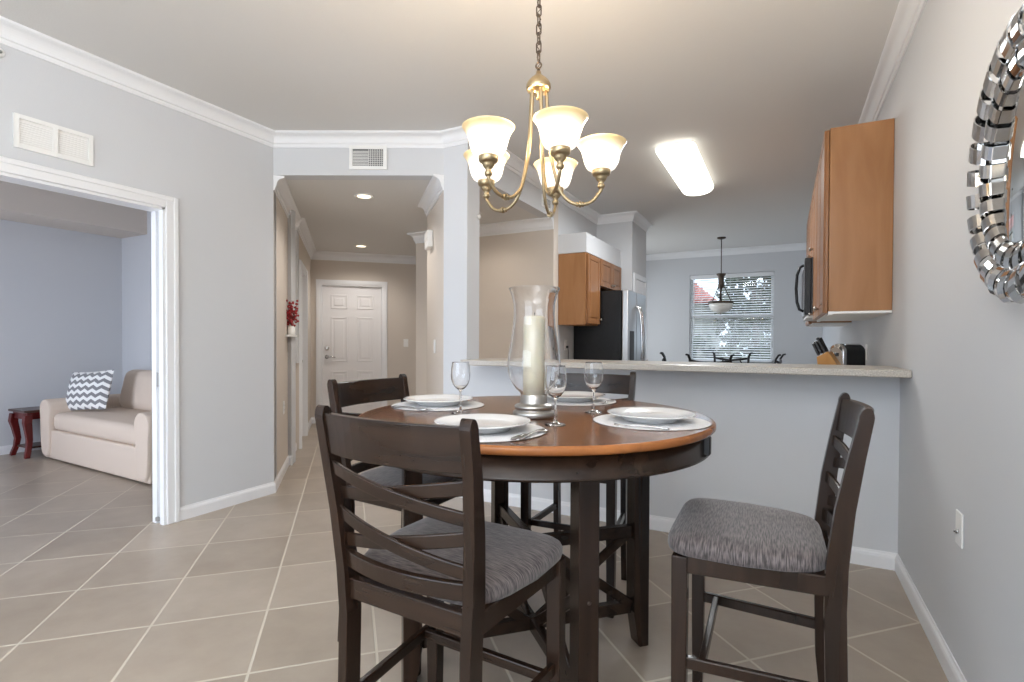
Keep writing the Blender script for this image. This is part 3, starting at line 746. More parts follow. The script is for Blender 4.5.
for i in range(5):
    a = fwd_ang+math.radians(18+72*i+(7 if i > 2 else 0))
    R_ = Matrix.Rotation(a, 4, 'Z')
    prof = [(.030, -.06), (.032, -.12), (.036, -.20), (.044, -.28), (.060, -.36), (.080, -.425), (.108, -.462), (.140, -.478), (.172, -.478), (.200, -.466), (.218, -.445), (RA, -.425), (RA, -.41)]
    # smooth it
    P = []
    for j in range(len(prof)-1):
        p0 = prof[max(j-1, 0)]; p1 = prof[j]; p2_ = prof[j+1]; p3_ = prof[min(j+2, len(prof)-1)]
        for s_ in (0, .33, .66):
            f_ = lambda q: .5*((2*p1[q])+(-p0[q]+p2_[q])*s_+(2*p0[q]-5*p1[q]+4*p2_[q]-p3_[q])*s_**2+(-p0[q]+3*p1[q]-3*p2_[q]+p3_[q])*s_**3)
            P.append((f_(0), f_(1)))
    P.append(prof[-1])
    mb = MB(); mb.tube([R_ @ Vector((r_, 0, z_)) for r_, z_ in P], .0062, 10)
    for c_ in (.144, .154, .164):
        mb.tube([R_ @ Vector((c_-.004, 0, -.4785)), R_ @ Vector((c_+.004, 0, -.4785))], .0115 if c_ == .154 else .009, 12)
    am = mb.build('arm', M_['brass'], chd)
    MB().lathe([(0, -.424), (.009, -.422), (.013, -.416), (.014, -.410), (.010, -.404), (.010, -.398), (.016, -.392), (.021, -.384), (.021, -.378), (.0275, -.376), (.032, -.372), (.0335, -.366), (.0335, -.352), (.031, -.348), (0, -.348)], c=(RA*math.cos(a), RA*math.sin(a), 0), seg=32).build('socket_cup', M_['brass'], am)
    so = [(.026, -.357), (.040, -.354), (.051, -.347), (.059, -.334), (.064, -.318), (.068, -.300), (.073, -.284), (.080, -.270), (.087, -.261), (.0905, -.256)]
    sh = so+[(r_-.003, z_+.0015) for r_, z_ in so[::-1]]
    # coordinates put the rim about 0.2 below the hub top, as the glass colour expects
    sh = [(r_, z_) for r_, z_ in sh]
    MB().lathe(sh, c=(RA*math.cos(a), RA*math.sin(a), 0), seg=44, closed=True).build('glass_shade', M_['shade'], am)
    b_ = MB().lathe([(0, -.35), (.012, -.35), (.013, -.335), (.02, -.32), (.023, -.308), (.02, -.295), (.010, -.287), (0, -.285)], c=(RA*math.cos(a), RA*math.sin(a), 0), seg=20).build('bulb', emissive('lit_bulb', (255, 232, 190), 3) if i == 0 else bpy.data.materials['lit_bulb'], am)
    L_ = lamp('chandelier_bulb', 'POINT', (CHX+RA*math.cos(a), CHY+RA*math.sin(a), CHZ-.235), 4.2, (1, .82, .60), size=.03)

# ------------------------------------------------------------------ bar counter and kitchen
mb = MB(); mb.bbox((-2.02, 3.075, 1.036), (XR-.002, 3.60, 1.074), .006, 2); tag(mb.build('bar_countertop', M_['granite']), 'long speckled stone bar top along the grey half wall', 'countertop')
def raised_door(mb, M, w_, h_, th=.02, rail=.055):
    mb.bbox((0, 0, 0), (w_, th, h_), .003, 1, M)
    for q in ((0, 0, rail, h_), (w_-rail, 0, w_, h_), (rail, 0, w_-rail, rail), (rail, h_-rail, w_-rail, h_)): mb.bbox((q[0], -.007, q[1]), (q[2], .002, q[3]), .003, 1, M)
    if w_ > .2: mb.bbox((rail+.012, -.006, rail+.012), (w_-rail-.012, .002, h_-rail-.012), .006, 2, M)
def plusx(x, y, z):   # local x runs towards +Y, front (local -y) faces +X
    m_ = Matrix(((0, -1, 0, x), (1, 0, 0, y), (0, 0, 1, z), (0, 0, 0, 1))); return m_
def minusx(x, y, z):  # local x runs towards -Y, front faces -X
    m_ = Matrix(((0, 1, 0, x), (-1, 0, 0, y), (0, 0, 1, z), (0, 0, 0, 1))); return m_
# left run: wall cabinet beside the fridge, cabinet above the fridge, soffit
xf = -1.845
c1 = thing('wall_cabinet', 'honey maple wall cabinet left of the refrigerator, under the white soffit', 'cabinet', (0, 0, 0), group='kitchen wall cabinets')
MB().bbox((-2.152, 5.18, 1.385), (xf, 5.60, 2.143), .003, 1).build('body', M_['maple'], c1)
mb = MB(); raised_door(mb, plusx(xf+.022, 5.192, 1.40), .396, .73); dr = mb.build('door', M_['maple_dark'], c1)
MB().lathe([(0, 0), (.006, 0), (.006, .012), (.014, .02), (.012, .028), (0, .03)], seg=16, mtx=Matrix.Translation((xf+.03, 5.56, 1.45)) @ Matrix.Rotation(PI/2, 4, 'Y')).build('knob', M_['brushed'], dr)
c2 = thing('wall_cabinet', 'short maple cabinet above the refrigerator with two doors', 'cabinet', (0, 0, 0), group='kitchen wall cabinets')
MB().bbox((-2.152, 5.604, 1.82), (xf, 6.44, 2.143), .003, 1).build('body', M_['maple'], c2)
for y in (5.612, 6.026):
    mb = MB(); raised_door(mb, plusx(xf+.022, y, 1.83), .405, .305); dr = mb.build('door', M_['maple_dark'], c2)
    MB().lathe([(0, 0), (.006, 0), (.006, .012), (.014, .02), (.012, .028), (0, .03)], seg=16, mtx=Matrix.Translation((xf+.03, (5.99 if y < 6 else 6.06), 1.87)) @ Matrix.Rotation(PI/2, 4, 'Y')).build('knob', M_['brushed'], dr)
struct('wall_kitchen_soffit', MB().box((-2.154, 5.177, 2.145), (-1.835, 6.46, 2.35)), M_['wall'])
# refrigerator
fr = thing('refrigerator', 'side-by-side stainless refrigerator with black side panel beside the maple cabinet', 'refrigerator', (0, 0, 0))
MB().bbox((-2.14, 5.62, .03), (-1.585, 6.44, 1.775), .006, 2).build('body', M_['black_gloss'], fr)
fx = -1.51
mb = MB(); mb.bbox((-1.58, 5.622, .08), (fx, 5.985, 1.78), .012, 3); f1 = mb.build('freezer_door', M_['stainless'], fr)
mb = MB(); mb.bbox((-1.58, 5.995, .08), (fx, 6.438, 1.78), .012, 3); f2 = mb.build('fridge_door', M_['stainless'], fr)
def bow_handle(y):
    return MB().tube([(fx, y, 1.62), (fx+.03, y, 1.60), (fx+.055, y, 1.52), (fx+.07, y, 1.35), (fx+.075, y, 1.1), (fx+.07, y, .85), (fx+.055, y, .68), (fx+.03, y, .6), (fx, y, .58)], .014, 10)
bow_handle(5.95).build('handle', M_['steel'], f1); bow_handle(6.03).build('handle', M_['steel'], f2)
MB().bbox((fx-.01, 5.70, 1.0), (fx+.004, 5.88, 1.33), .006, 2).build('water_dispenser', M_['black'], f1)
MB().bbox((-1.6, 5.63, .02), (-1.54, 6.43, .08), .004, 1).build('kick_grille', M_['black'], fr)
# pantry door on the column face
mb = MB(); X_ = -1.69
for y0, y1, z0, z1 in ((6.52, 6.59, 0, 2.08), (7.11, 7.18, 0, 2.08), (6.59, 7.11, 2.01, 2.08)): mb.bbox((X_, y0, z0), (X_+.018, y1, z1), .004, 1)
struct('trim_7', mb, M_['trim'])
mb = MB(); mb.bbox((X_+.001, 6.59, .01), (X_+.008, 7.11, 2.01), .002, 1); raised_door(mb, plusx(X_+.01, 6.6, .1), .50, .85, .004, .08); raised_door(mb, plusx(X_+.01, 6.6, 1.05), .50, .9, .004, .08)
d4 = struct('door_4', mb, M_['door'])
MB().lathe([(0, 0), (.02, 0), (.02, .005), (.008, .01), (.008, .03), (.024, .04), (.022, .055), (0, .06)], seg=18, mtx=Matrix.Translation((X_+.012, 7.06, .95)) @ Matrix.Rotation(PI/2, 4, 'Y')).build('door_handle', M_['brushed'], d4)
# lower run under the left cabinets
bc = thing('base_cabinet', 'maple base cabinet between the nook wall and the refrigerator', 'cabinet', group='kitchen base cabinets')
MB().bbox((-2.152, 5.18, .1), (-1.58, 5.60, .87), .003, 1).build('body', M_['maple'], bc); MB().box((-2.152, 5.18, 0), (-1.64, 5.60, .1)).build('toe_kick', M_['black'], bc)
mb = MB(); raised_door(mb, plusx(-1.558, 5.19, .12), .40, .72); mb.build('door', M_['maple_dark'], bc)
tag(MB().bbox((-2.152, 5.18, .872), (-1.55, 5.61, .91), .006, 2).build('kitchen_countertop', M_['granite']), 'short stone counter beside the refrigerator', 'countertop', 'kitchen countertops')
# right run
xr = .232
ends = [3.616, 4.02, 4.42, 4.82, 5.60, 6.0, 6.4]
tints = ['nearest of the maple wall cabinets, its plain side facing the table', 'second maple wall cabinet from the table on the right wall', 'third maple wall cabinet from the table, next to the microwave', 'short maple wall cabinet above the microwave', 'maple wall cabinet just beyond the microwave', 'farthest maple wall cabinet on the right wall']
for i in range(6):
    y0, y1 = ends[i], ends[i+1]; zb = 1.90 if i == 3 else 1.37
    c = thing('wall_cabinet', tints[i], 'cabinet', group='kitchen wall cabinets')
    mb = MB(); mb.bbox((xr, y0+.001, zb+.02), (XR-.002, y1-.001, 2.475), .002, 1); mb.build('body', M_['maple'], c)
    mb = MB(); mb.box((xr, y0+.001, zb), (xr+.02, y1-.001, zb+.02)); mb.box((xr+.02, y0+.001, zb+.006), (XR-.002, y1-.001, zb+.0195)); mb.build('underside', M_['white_lam'], c)
    nd = 2 if i == 3 else 1
    for k in range(nd):
        wd = (y1-y0)/nd-.012; ya = y0+.006+k*(y1-y0)/nd
        mb = MB(); raised_door(mb, minusx(xr-.022, ya+wd, zb+.012), wd, 2.475-zb-.02); dr = mb.build('door', M_['maple_dark'], c)
        ky = ya+.03 if i % 2 else ya+wd-.03
        MB().lathe([(0, 0), (.006, 0), (.006, .012), (.014, .02), (.012, .028), (0, .03)], seg=16, mtx=Matrix.Translation((xr-.03, ky, zb+.06)) @ Matrix.Rotation(-PI/2, 4, 'Y')).build('knob', M_['brushed'], dr)
mw = thing('microwave', 'black and steel over-range microwave hung under the right wall cabinets', 'microwave')
MB().bbox((.19, 4.83, 1.43), (XR-.002, 5.59, 1.895), .004, 1).build('body', M_['black'], mw)
mb = MB(); mb.bbox((.145, 5.03, 1.435), (.19, 5.588, 1.89), .006, 2); md = mb.build('door', M_['stainless'], mw)
MB().bbox((.141, 5.14, 1.50), (.147, 5.54, 1.83), .002, 1).build('door_window', M_['black_gloss'], md)
MB().tube([(.146, 5.06, 1.86), (.115, 5.06, 1.845), (.095, 5.06, 1.78), (.088, 5.06, 1.665), (.095, 5.06, 1.55), (.115, 5.06, 1.485), (.146, 5.06, 1.47)], .012, 10).build('handle', M_['black_gloss'], md)
MB().bbox((.145, 4.832, 1.435), (.19, 5.025, 1.89), .004, 1).build('control_panel', M_['black_gloss'], mw)
MB().bbox((.16, 4.85, 1.405), (.52, 5.57, 1.43), .004, 1).build('vent_grille', M_['white_pl'], mw)
bnames = ['maple base cabinet next to the bar wall', 'maple base cabinet left of the range', 'maple base cabinet beyond the range']
for (y0, y1), lb in zip(((3.62, 4.22), (4.222, 4.82), (5.60, 6.4)), bnames):
    c = thing('base_cabinet', lb, 'cabinet', group='kitchen base cabinets')
    MB().bbox((-.06, y0, .1), (XR-.002, y1, .87), .003, 1).build('body', M_['maple'], c); MB().box((0, y0, 0), (XR-.002, y1, .1)).build('toe_kick', M_['black'], c)
    mb = MB(); raised_door(mb, minusx(-.082, y1-.01, .12), y1-y0-.02, .56); dr = mb.build('door', M_['maple_dark'], c)
    MB().lathe([(0, 0), (.006, 0), (.006, .012), (.014, .02), (.012, .028), (0, .03)], seg=16, mtx=Matrix.Translation((-.089, y0+.05, .62)) @ Matrix.Rotation(-PI/2, 4, 'Y')).build('knob', M_['brushed'], dr)
    mb = MB(); mb.bbox((-.082, y0+.01, .70), (-.06, y1-.01, .855), .004, 1); mb.build('drawer', M_['maple_dark'], c)
tag(MB().bbox((-.10, 3.605, .872), (XR-.002, 4.818, .91), .006, 2).build('kitchen_countertop', M_['granite']), 'stone counter behind the bar on the right, below the knife block', 'countertop', 'kitchen countertops')
tag(MB().bbox((-.10, 5.602, .872), (XR-.002, 6.42, .91), .006, 2).build('kitchen_countertop', M_['granite']), 'stone counter beyond the range', 'countertop', 'kitchen countertops')
rg = thing('range', 'stainless cooking range under the microwave', 'range')
MB().bbox((-.07, 4.825, .0), (XR-.01, 5.595, .915), .006, 1).build('body', M_['stainless'], rg); MB().bbox((-.095, 4.85, .25), (-.07, 5.57, .78), .006, 2).build('oven_door', M_['black_gloss'], rg)
MB().tube([(-.13, 4.9, .74), (-.13, 5.52, .74)], .012, 10).build('handle', M_['steel'], rg); MB().bbox((-.06, 4.84, .915), (.42, 5.58, .925), .003, 1).build('cooktop', M_['black_gloss'], rg); MB().bbox((.43, 4.84, .915), (.53, 5.58, 1.04), .01, 2).build('control_panel', M_['black_gloss'], rg)

# knife block with knives
kx, ky = .285, 4.15
TL = Matrix.Translation((kx, ky, .911)) @ Matrix.Rotation(math.radians(-20), 4, 'Z')
mb = MB(); sec = lambda y: [TL @ Vector(p) for p in ((-.055, y, 0), (.055, y, 0), (.055, y, .14), (-.005, y, .235), (-.075, y, .195))]
mb.loft([sec(-.045), sec(.045)]); kb = tag(mb.build('knife_block', M_['block'], bevel=.004), 'light wood knife block on the counter behind the bar', 'knife block')
dirv = Vector((-.42, 0, .9)).normalized(); kn = [('topmost black-handled knife at the back of the block', .3, -.028), ('black-handled knife in the upper middle of the block', .3, 0), ('black-handled knife in the upper front of the block', .3, .028), ('black-handled knife low in the block toward the toaster', .62, -.02), ('black-handled knife in the middle of the lower row', .62, .012), ('lowest black-handled knife standing out on the left', .93, .0)]
for i, (lb, k, y) in enumerate(kn):
    base = Vector((-.005, y, .235)).lerp(Vector((-.075, y, .195)), k)
    d_ = (dirv+Vector((0, (i-2.5)*.02, 0))).normalized()
    L0 = .11 if i < 3 else .095
    t = thing('kitchen_knife', lb, 'knife', group='knives in the knife block')
    up_ = TL.to_3x3() @ Vector((0, 1, 0))
    a_ = TL @ (base+d_*.008); b_ = TL @ (base+d_*(.008+L0))
    MB().beam(a_, b_, .019, .013, up_, .004).build('handle', M_['black'], t)
    a2 = TL @ (base-d_*.03); MB().beam(a2, a_, .014, .003, up_, .001).build('blade', M_['steel'], t)
# toaster
ts = thing('toaster', 'black toaster with a chrome arched end on the counter beside the knife block', 'toaster', (.392, 4.30, .911), math.radians(218))
def arch(x, w_, h_):
    pts = [(x, -w_/2, .012), (x, w_/2, .012)]
    for i in range(0, 13): a = PI*i/12; pts.append((x, w_/2*math.cos(a), h_-w_*.42+w_*.42*math.sin(a)))
    return pts
MB().loft([arch(-.085, .135, .285), arch(.065, .135, .285)]).build('body', M_['black'], ts, bevel=.004)
MB().loft([arch(.067, .138, .288), arch(.088, .136, .282), arch(.094, .12, .262)]).build('end_panel', M_['steel'], ts, bevel=.003)
MB().bbox((.092, -.02, .20), (.108, .02, .225), .004, 1).build('lever', M_['black'], ts); MB().lathe([(0, 0), (.018, 0), (.016, .012), (0, .013)], seg=18, mtx=Matrix.Translation((.092, 0, .10)) @ Matrix.Rotation(PI/2, 4, 'Y')).build('dial', M_['black'], ts)
for y in (-.025, .025): MB().bbox((-.07, y-.010, .276), (.05, y+.010, .287), .002, 1).build('slot', M_['steel'], ts)

# ------------------------------------------------------------------ ceiling fixtures
fl = thing('ceiling_light', 'bright white wraparound fluorescent fixture on the kitchen ceiling', 'ceiling light', (-.80, 5.0, H))
MB().bbox((-.14, -.64, -.03), (.14, .64, -.001), .006, 2).build('pan', M_['white_pl'], fl)
mb = MB(); mb.smooth = True; secs = []
for y, k in ((-.66, .72), (-.655, .9), (-.63, 1), (.63, 1), (.655, .9), (.66, .72)):
    secs.append([(.155*math.cos(a)*(.6+.4*k), y, -.025-.085*k*math.sin(a)**.7) for a in [PI*i/12 for i in range(13)]])
mb.loft(secs); mb.build('diffuser', M_['lit'], fl)
lamp('kitchen_fixture_tubes', 'AREA', (-.80, 5.0, H-.125), 25, (.93, .97, 1.0), (0, 0, 0), .24, 1.2)
pd = thing('pendant_light', 'bronze pendant with a frosted glass bowl before the kitchen window', 'pendant', (-.865, 8.59, H))
MB().lathe([(0, -.03), (.02, -.03), (.06, -.018), (.065, 0), (0, 0)], seg=28).build('canopy', M_['bronze'], pd)
MB().tube([(0, 0, -.02), (0, 0, -.56)], .007, 10).build('rod', M_['bronze'], pd)
MB().lathe([(0, -.555), (.07, -.555), (.066, -.57), (.045, -.60), (.04, -.70), (.048, -.74), (.03, -.77), (.012, -.80), (.012, -1.03), (0, -1.03)], seg=24).build('stem_cup', M_['bronze'], pd)
mb = MB()
for k in range(3):
    a = 2*PI*k/3+.5; mb.tube([(.04*math.cos(a), .04*math.sin(a), -.74), (.09*math.cos(a), .09*math.sin(a), -.84), (.15*math.cos(a), .15*math.sin(a), -.96), (.172*math.cos(a), .172*math.sin(a), -.99)], .007, 8)
mb.build('support_arm', M_['bronze'], pd)
MB().lathe([(.160, -.985), (.185, -.982), (.188, -1.0), (.175, -1.015), (.160, -1.01)], seg=40, closed=True).build('rim_band', M_['bronze'], pd)
MB().lathe([(.172, -1.01), (.168, -1.055), (.145, -1.105), (.105, -1.138), (.055, -1.155), (0, -1.16), (0, -1.153), (.055, -1.148), (.10, -1.132), (.138, -1.10), (.161, -1.053), (.166, -1.01)], seg=40).build('glass_bowl', M_['bowl'], pd)
MB().lathe([(0, -1.185), (.008, -1.182), (.012, -1.172), (.008, -1.162), (.014, -1.158), (0, -1.155)], seg=16).build('finial', M_['bronze'], pd)
for (x, y, lb) in ((-3.354, 3.538, 'recessed downlight in the hall ceiling nearest the dining room'), (-5.142, 5.366, 'recessed downlight in the hall ceiling near the front door')):
    t = thing('recessed_light', lb, 'recessed light', (x, y, HL), group='recessed lights in the hall ceiling')
    MB().lathe([(.062, 0), (.085, 0), (.088, -.004), (.082, -.008), (.062, -.006)], seg=36, closed=True).build('trim_ring', M_['white_pl'], t)
    MB().lathe([(0, -.003), (.064, -.003), (.064, -.001), (0, -.001)], seg=32).build('lens', M_['lit_can'], t)
    lamp('hall_downlight', 'SPOT', (x, y, HL-.012), 30, (1, .94, .88), (0, 0, 0), .05, spot_size=math.radians(150), spot_blend=.8)
lamp('nook_downlight', 'SPOT', (-2.8, 4.5, HL-.012), 11, (1, .90, .80), (0, 0, 0), .05, spot_size=math.radians(150), spot_blend=.8)
t = thing('recessed_light', 'recessed downlight in the low ceiling before the tan nook wall', 'recessed light', (-2.8, 4.5, HL)); MB().lathe([(.062, 0), (.085, 0), (.088, -.004), (.082, -.008), (.062, -.006)], seg=36, closed=True).build('trim_ring', M_['white_pl'], t); MB().lathe([(0, -.003), (.064, -.003), (.064, -.001), (0, -.001)], seg=32).build('lens', M_['lit_can'], t)

# ------------------------------------------------------------------ window, blind, outdoors
mb = MB(); Yw = YB
mb.bbox((WX0, Yw+.06, WZ0), (WX0+.05, Yw+.12, WZ1), .004, 1); mb.bbox((WX1-.05, Yw+.06, WZ0), (WX1, Yw+.12, WZ1), .004, 1); mb.bbox((WX0, Yw+.06, WZ1-.05), (WX1, Yw+.12, WZ1), .004, 1); mb.bbox((WX0, Yw+.06, WZ0), (WX1, Yw+.12, WZ0+.05), .004, 1); mb.bbox((WX0+.03, Yw+.05, 1.635), (WX1-.03, Yw+.12, 1.70), .004, 1)
win = struct('window_1', mb, M_['trim'])
MB().box((WX0+.04, Yw+.085, WZ0+.04), (WX1-.04, Yw+.09, WZ1-.04)).build('pane', M_['pane'], win)
MB().bbox((WX0-.03, Yw-.03, WZ0-.03), (WX1+.03, Yw+.06, WZ0), .005, 2).build('window_sill', M_['trim'], win)
bl = thing('window_blind', 'white horizontal slat blind lowered over the kitchen window', 'blind', (0, 0, 0))
MB().bbox((WX0+.01, Yw+.0, WZ1-.075), (WX1-.01, Yw+.055, WZ1-.005), .004, 1).build('headrail', M_['blind'], bl)
mb = MB(); zc = WZ1-.10
while zc > WZ0+.05:
    mt_ = Matrix.Translation((0, Yw+.028, zc)) @ Matrix.Rotation(math.radians(24), 4, 'X')
    mb.box((WX0+.015, -.022, -.0013), (WX1-.015, .022, .0013), mt_); zc -= .0405
mb.build('slats', M_['blind'], bl)
MB().bbox((WX0+.015, Yw+.008, WZ0+.015), (WX1-.015, Yw+.05, WZ0+.035), .004, 1).build('bottom_rail', M_['blind'], bl)
for x in (WX0+.2, (WX0+WX1)/2, WX1-.2): MB().tube([(x, Yw+.004, WZ1-.08), (x, Yw+.004, WZ0+.03)], .0025, 6).build('ladder_cord', M_['blind'], bl)
MB().tube([(WX0+.08, Yw-.008, WZ1-.08), (WX0+.08, Yw-.008, 1.35)], .006, 8).build('tilt_wand', M_['white_pl'], bl)
# outdoors
g_ = struct('ground_lawn', MB().box((-40, YB+.2, -.3), (40, 60, -.12)), M_['lawn'])
struct('ground_patio', MB().box((-9, -14, -.3), (5, -2.8, -.12)), M_['paving'])
hs = thing('neighbour_house', 'white stucco house with terracotta tile roof seen through the kitchen blind', 'house', (-6.75, 21.0, -.5))
MB().box((-4, 0, 0), (4, 6, 3.3)).build('wall', M_['stucco'], hs)
mb = MB(); mb.add([(-4.5, -.6, 3.2), (4.5, -.6, 3.2), (4.5, 6.6, 3.2), (-4.5, 6.6, 3.2), (-2.5, 3, 5.0), (2.5, 3, 5.0)], [(0, 1, 5, 4), (1, 2, 5), (2, 3, 4, 5), (3, 0, 4), (3, 2, 1, 0)])
for i in range(33):
    x = -4.4+i*.275; k = min(1, (4.5-abs(x))/2.0); mb.tube([(x, -.6, 3.24), (x, -.6+3.6*k, 3.24+1.8*k)], .075, 6)
mb.build('roof', M_['rooftile'], hs)
for x in (-2, 1.8): MB().box((x-.6, -.04, .9), (x+.6, .02, 2.2)).build('window', M_['black_gloss'], hs)
def tree(name, label, loc, h_, r_, mat, seed, trunk=True, n=420, group='plants beyond the kitchen window'):
    rnd = random.Random(seed); t = thing(name, label, 'tree' if trunk else 'shrub', loc, group=group)
    if trunk:
        mb = MB(); mb.tube([(0, 0, 0), (.05, 0, h_*.35), (-.03, .04, h_*.7)], [.13, .1, .05], 8)
        for k in range(4):
            a = rnd.random()*6.28; mb.tube([(.02, 0, h_*.45), (r_*.4*math.cos(a), r_*.4*math.sin(a), h_*.65), (r_*.6*math.cos(a), r_*.6*math.sin(a), h_*.78)], [.05, .035, .015], 6)
        mb.build('trunk', M_['bark'], t)
    mb = MB()
    for i in range(n):
        while True:
            p = Vector((rnd.uniform(-1, 1), rnd.uniform(-1, 1), rnd.uniform(-1, 1)))
            if .35 < p.length < 1: break
        c = Vector((p.x*r_, p.y*r_, (h_*.66+p.z*h_*.36) if trunk else h_*.5+p.z*h_*.5))
        s_ = rnd.uniform(.10, .22); rot = Matrix.Rotation(rnd.random()*6.28, 3, 'Z') @ Matrix.Rotation(rnd.uniform(-1.2, 1.2), 3, 'X')
        mb.add([c+rot @ Vector(q)*s_ for q in ((-.5, 0, 0), (0, -.9, .1), (.5, 0, 0), (0, .9, .1))], [(0, 1, 2, 3)])
    mb.build('crown' if trunk else 'foliage', mat, t, fix=False)
tree('garden_tree', 'grey-green tree filling the upper right of the kitchen window', (-.72, 15.5, -.12), 4.2, .95, M_['leaf'], 1, n=700)
tree('garden_tree', 'pale tree behind the window centre, before the white house', (-1.45, 18.0, -.12), 3.0, .55, M_['leaf2'], 2, n=450)
tree('garden_tree', 'tall tree at the window right edge', (.9, 18.4, -.12), 4.6, 1.3, M_['leaf2'], 3, n=600)
tree('garden_shrub', 'low shrub in the lower left of the kitchen window', (-1.80, 13.4, -.12), 1.5, .5, M_['leaf'], 4, False, 260)
tree('garden_shrub', 'round shrub in the lower right of the kitchen window', (-.35, 12.6, -.12), 1.5, .8, M_['leaf'], 5, False, 320)
tree('garden_shrub', 'pale shrub at the foot of the tree, low in the window middle', (-1.45, 14.6, -.12), 1.2, .6, M_['leaf2'], 6, False, 220)

tree('garden_hedge', 'tall dark hedge behind the trees in the right half of the kitchen window', (.35, 23.0, -.12), 3.9, 2.1, M_['leaf'], 9, False, 2600)
# ------------------------------------------------------------------ breakfast table beyond the bar
bt = thing('breakfast_table', 'dark iron breakfast table under the pendant, by the window', 'table', (-.87, 8.45, 0))
MB().lathe([(0, .735), (.46, .735), (.47, .745), (.46, .755), (0, .755)], seg=48).build('tabletop', M_['iron'], bt)
mb = MB()
for k in range(4):
    a = k*PI/2+PI/4; mb.tube([(.32*math.cos(a), .32*math.sin(a), .0), (.12*math.cos(a), .12*math.sin(a), .25), (.10*math.cos(a), .10*math.sin(a), .5), (.28*math.cos(a), .28*math.sin(a), .735)], .014, 8)
mb.build('pedestal', M_['iron'], bt)
def iron_chair(label):
    t = thing('breakfast_chair', label, 'chair', group='dark iron breakfast chairs by the kitchen window')
    for sx in (-1, 1):
        MB().tube([(sx*.19, -.20, 0), (sx*.19, -.18, .45), (sx*.20, -.21, .75), (sx*.21, -.25, .97), (sx*.225, -.285, 1.03), (sx*.245, -.31, 1.035)], .015, 8).build('back_post', M_['iron'], t)
        MB().tube([(sx*.2, .2, 0), (sx*.19, .18, .45)], .014, 8).build('leg', M_['iron'], t)
    mb = MB(); mb.tube([(-.21, -.25, .95), (-.1, -.27, .925), (0, -.275, .915), (.1, -.27, .925), (.21, -.25, .95)], .018, 8); mb.tube([(-.2, -.22, .70), (.2, -.22, .70)], .012, 8)
    for x in (-.1, 0, .1): mb.tube([(x, -.22, .70), (x*1.6, -.24, .80), (x, -.268, .92)], .009, 6)
    mb.build('back_rail', M_['iron'], t)
    MB().bbox((-.21, -.2, .43), (.21, .21, .48), .02, 3).build('seat', M_['seatfab'], t)
    return t
ic = iron_chair('dark iron chair seen from behind, in front of the breakfast table'); ic.location = (-.93, 7.93, 0); ic.rotation_euler = (0, 0, math.radians(4)); ic.scale = (1.25, 1, 1.0)
ic2 = copy_tree(ic, (-1.46, 8.62, 0), math.radians(-80), 'dark iron chair nearest the refrigerator, left of the breakfast table'); ic2.scale = (1, 1, 1)
copy_tree(ic, (-.32, 8.42, 0), math.radians(84), 'dark iron chair on the right of the breakfast table, below the window corner')
copy_tree(ic, (-.78, 9.10, 0), math.radians(178), 'dark iron chair between the breakfast table and the window')

# ------------------------------------------------------------------ mirror on the right wall
MY, MZ = 1.715, 1.662
mr_ = thing('wall_mirror', 'round mirror framed in looping silver ribbons on the right wall', 'mirror', (XR, MY, MZ))
RX = Matrix.Rotation(-PI/2, 4, 'Y')    # local z -> -X (out of the wall)
MB().lathe([(0, 0), (.30, 0), (.30, .008), (0, .008)], seg=48, mtx=RX).build('backing', M_['black'], mr_)
MB().lathe([(0, .008), (.214, .008), (.214, .030), (.206, .034), (0, .034)], seg=64, mtx=RX).build('mirror_glass', M_['mirror'], mr_)
def ribbon(ang, long):
    tw = .042 if long else .036
    if long: el = [(.313+.043*math.cos(q), .032+.026*math.sin(q)) for q in [math.radians(200-20*i) for i in range(15)]]
    else: el = [(.252+.038*math.cos(q), .026+.020*math.sin(q)) for q in [math.radians(200-20*i) for i in range(15)]]
    prof = el
    th = .003; secs = []
    ca, sa = math.cos(ang), math.sin(ang); rad = Vector((0, ca, sa)); tan = Vector((0, -sa, ca)); outv = Vector((-1, 0, 0))
    n = len(prof)
    for i, (r_, h_) in enumerate(prof):
        q0 = prof[max(i-1, 0)]; q1 = prof[min(i+1, n-1)]; d_ = Vector((q1[0]-q0[0], q1[1]-q0[1])).normalized(); nn = Vector((-d_.y, d_.x))
        sk = (r_-.22)*.35 if long else (r_-.22)*.25
        c = rad*r_+outv*h_+tan*sk; nv = rad*nn.x+outv*nn.y
        secs.append([c-tan*tw/2-nv*th/2, c+tan*tw/2-nv*th/2, c+tan*tw/2+nv*th/2, c-tan*tw/2+nv*th/2])
    return MB().loft(secs)
for k in range(28):
    o = ribbon(2*PI*k/28, True).build('outer_ribbon', M_['chrome'], mr_)
    o = ribbon(2*PI*(k+.5)/28, False).build('inner_ribbon', M_['chrome'], mr_)

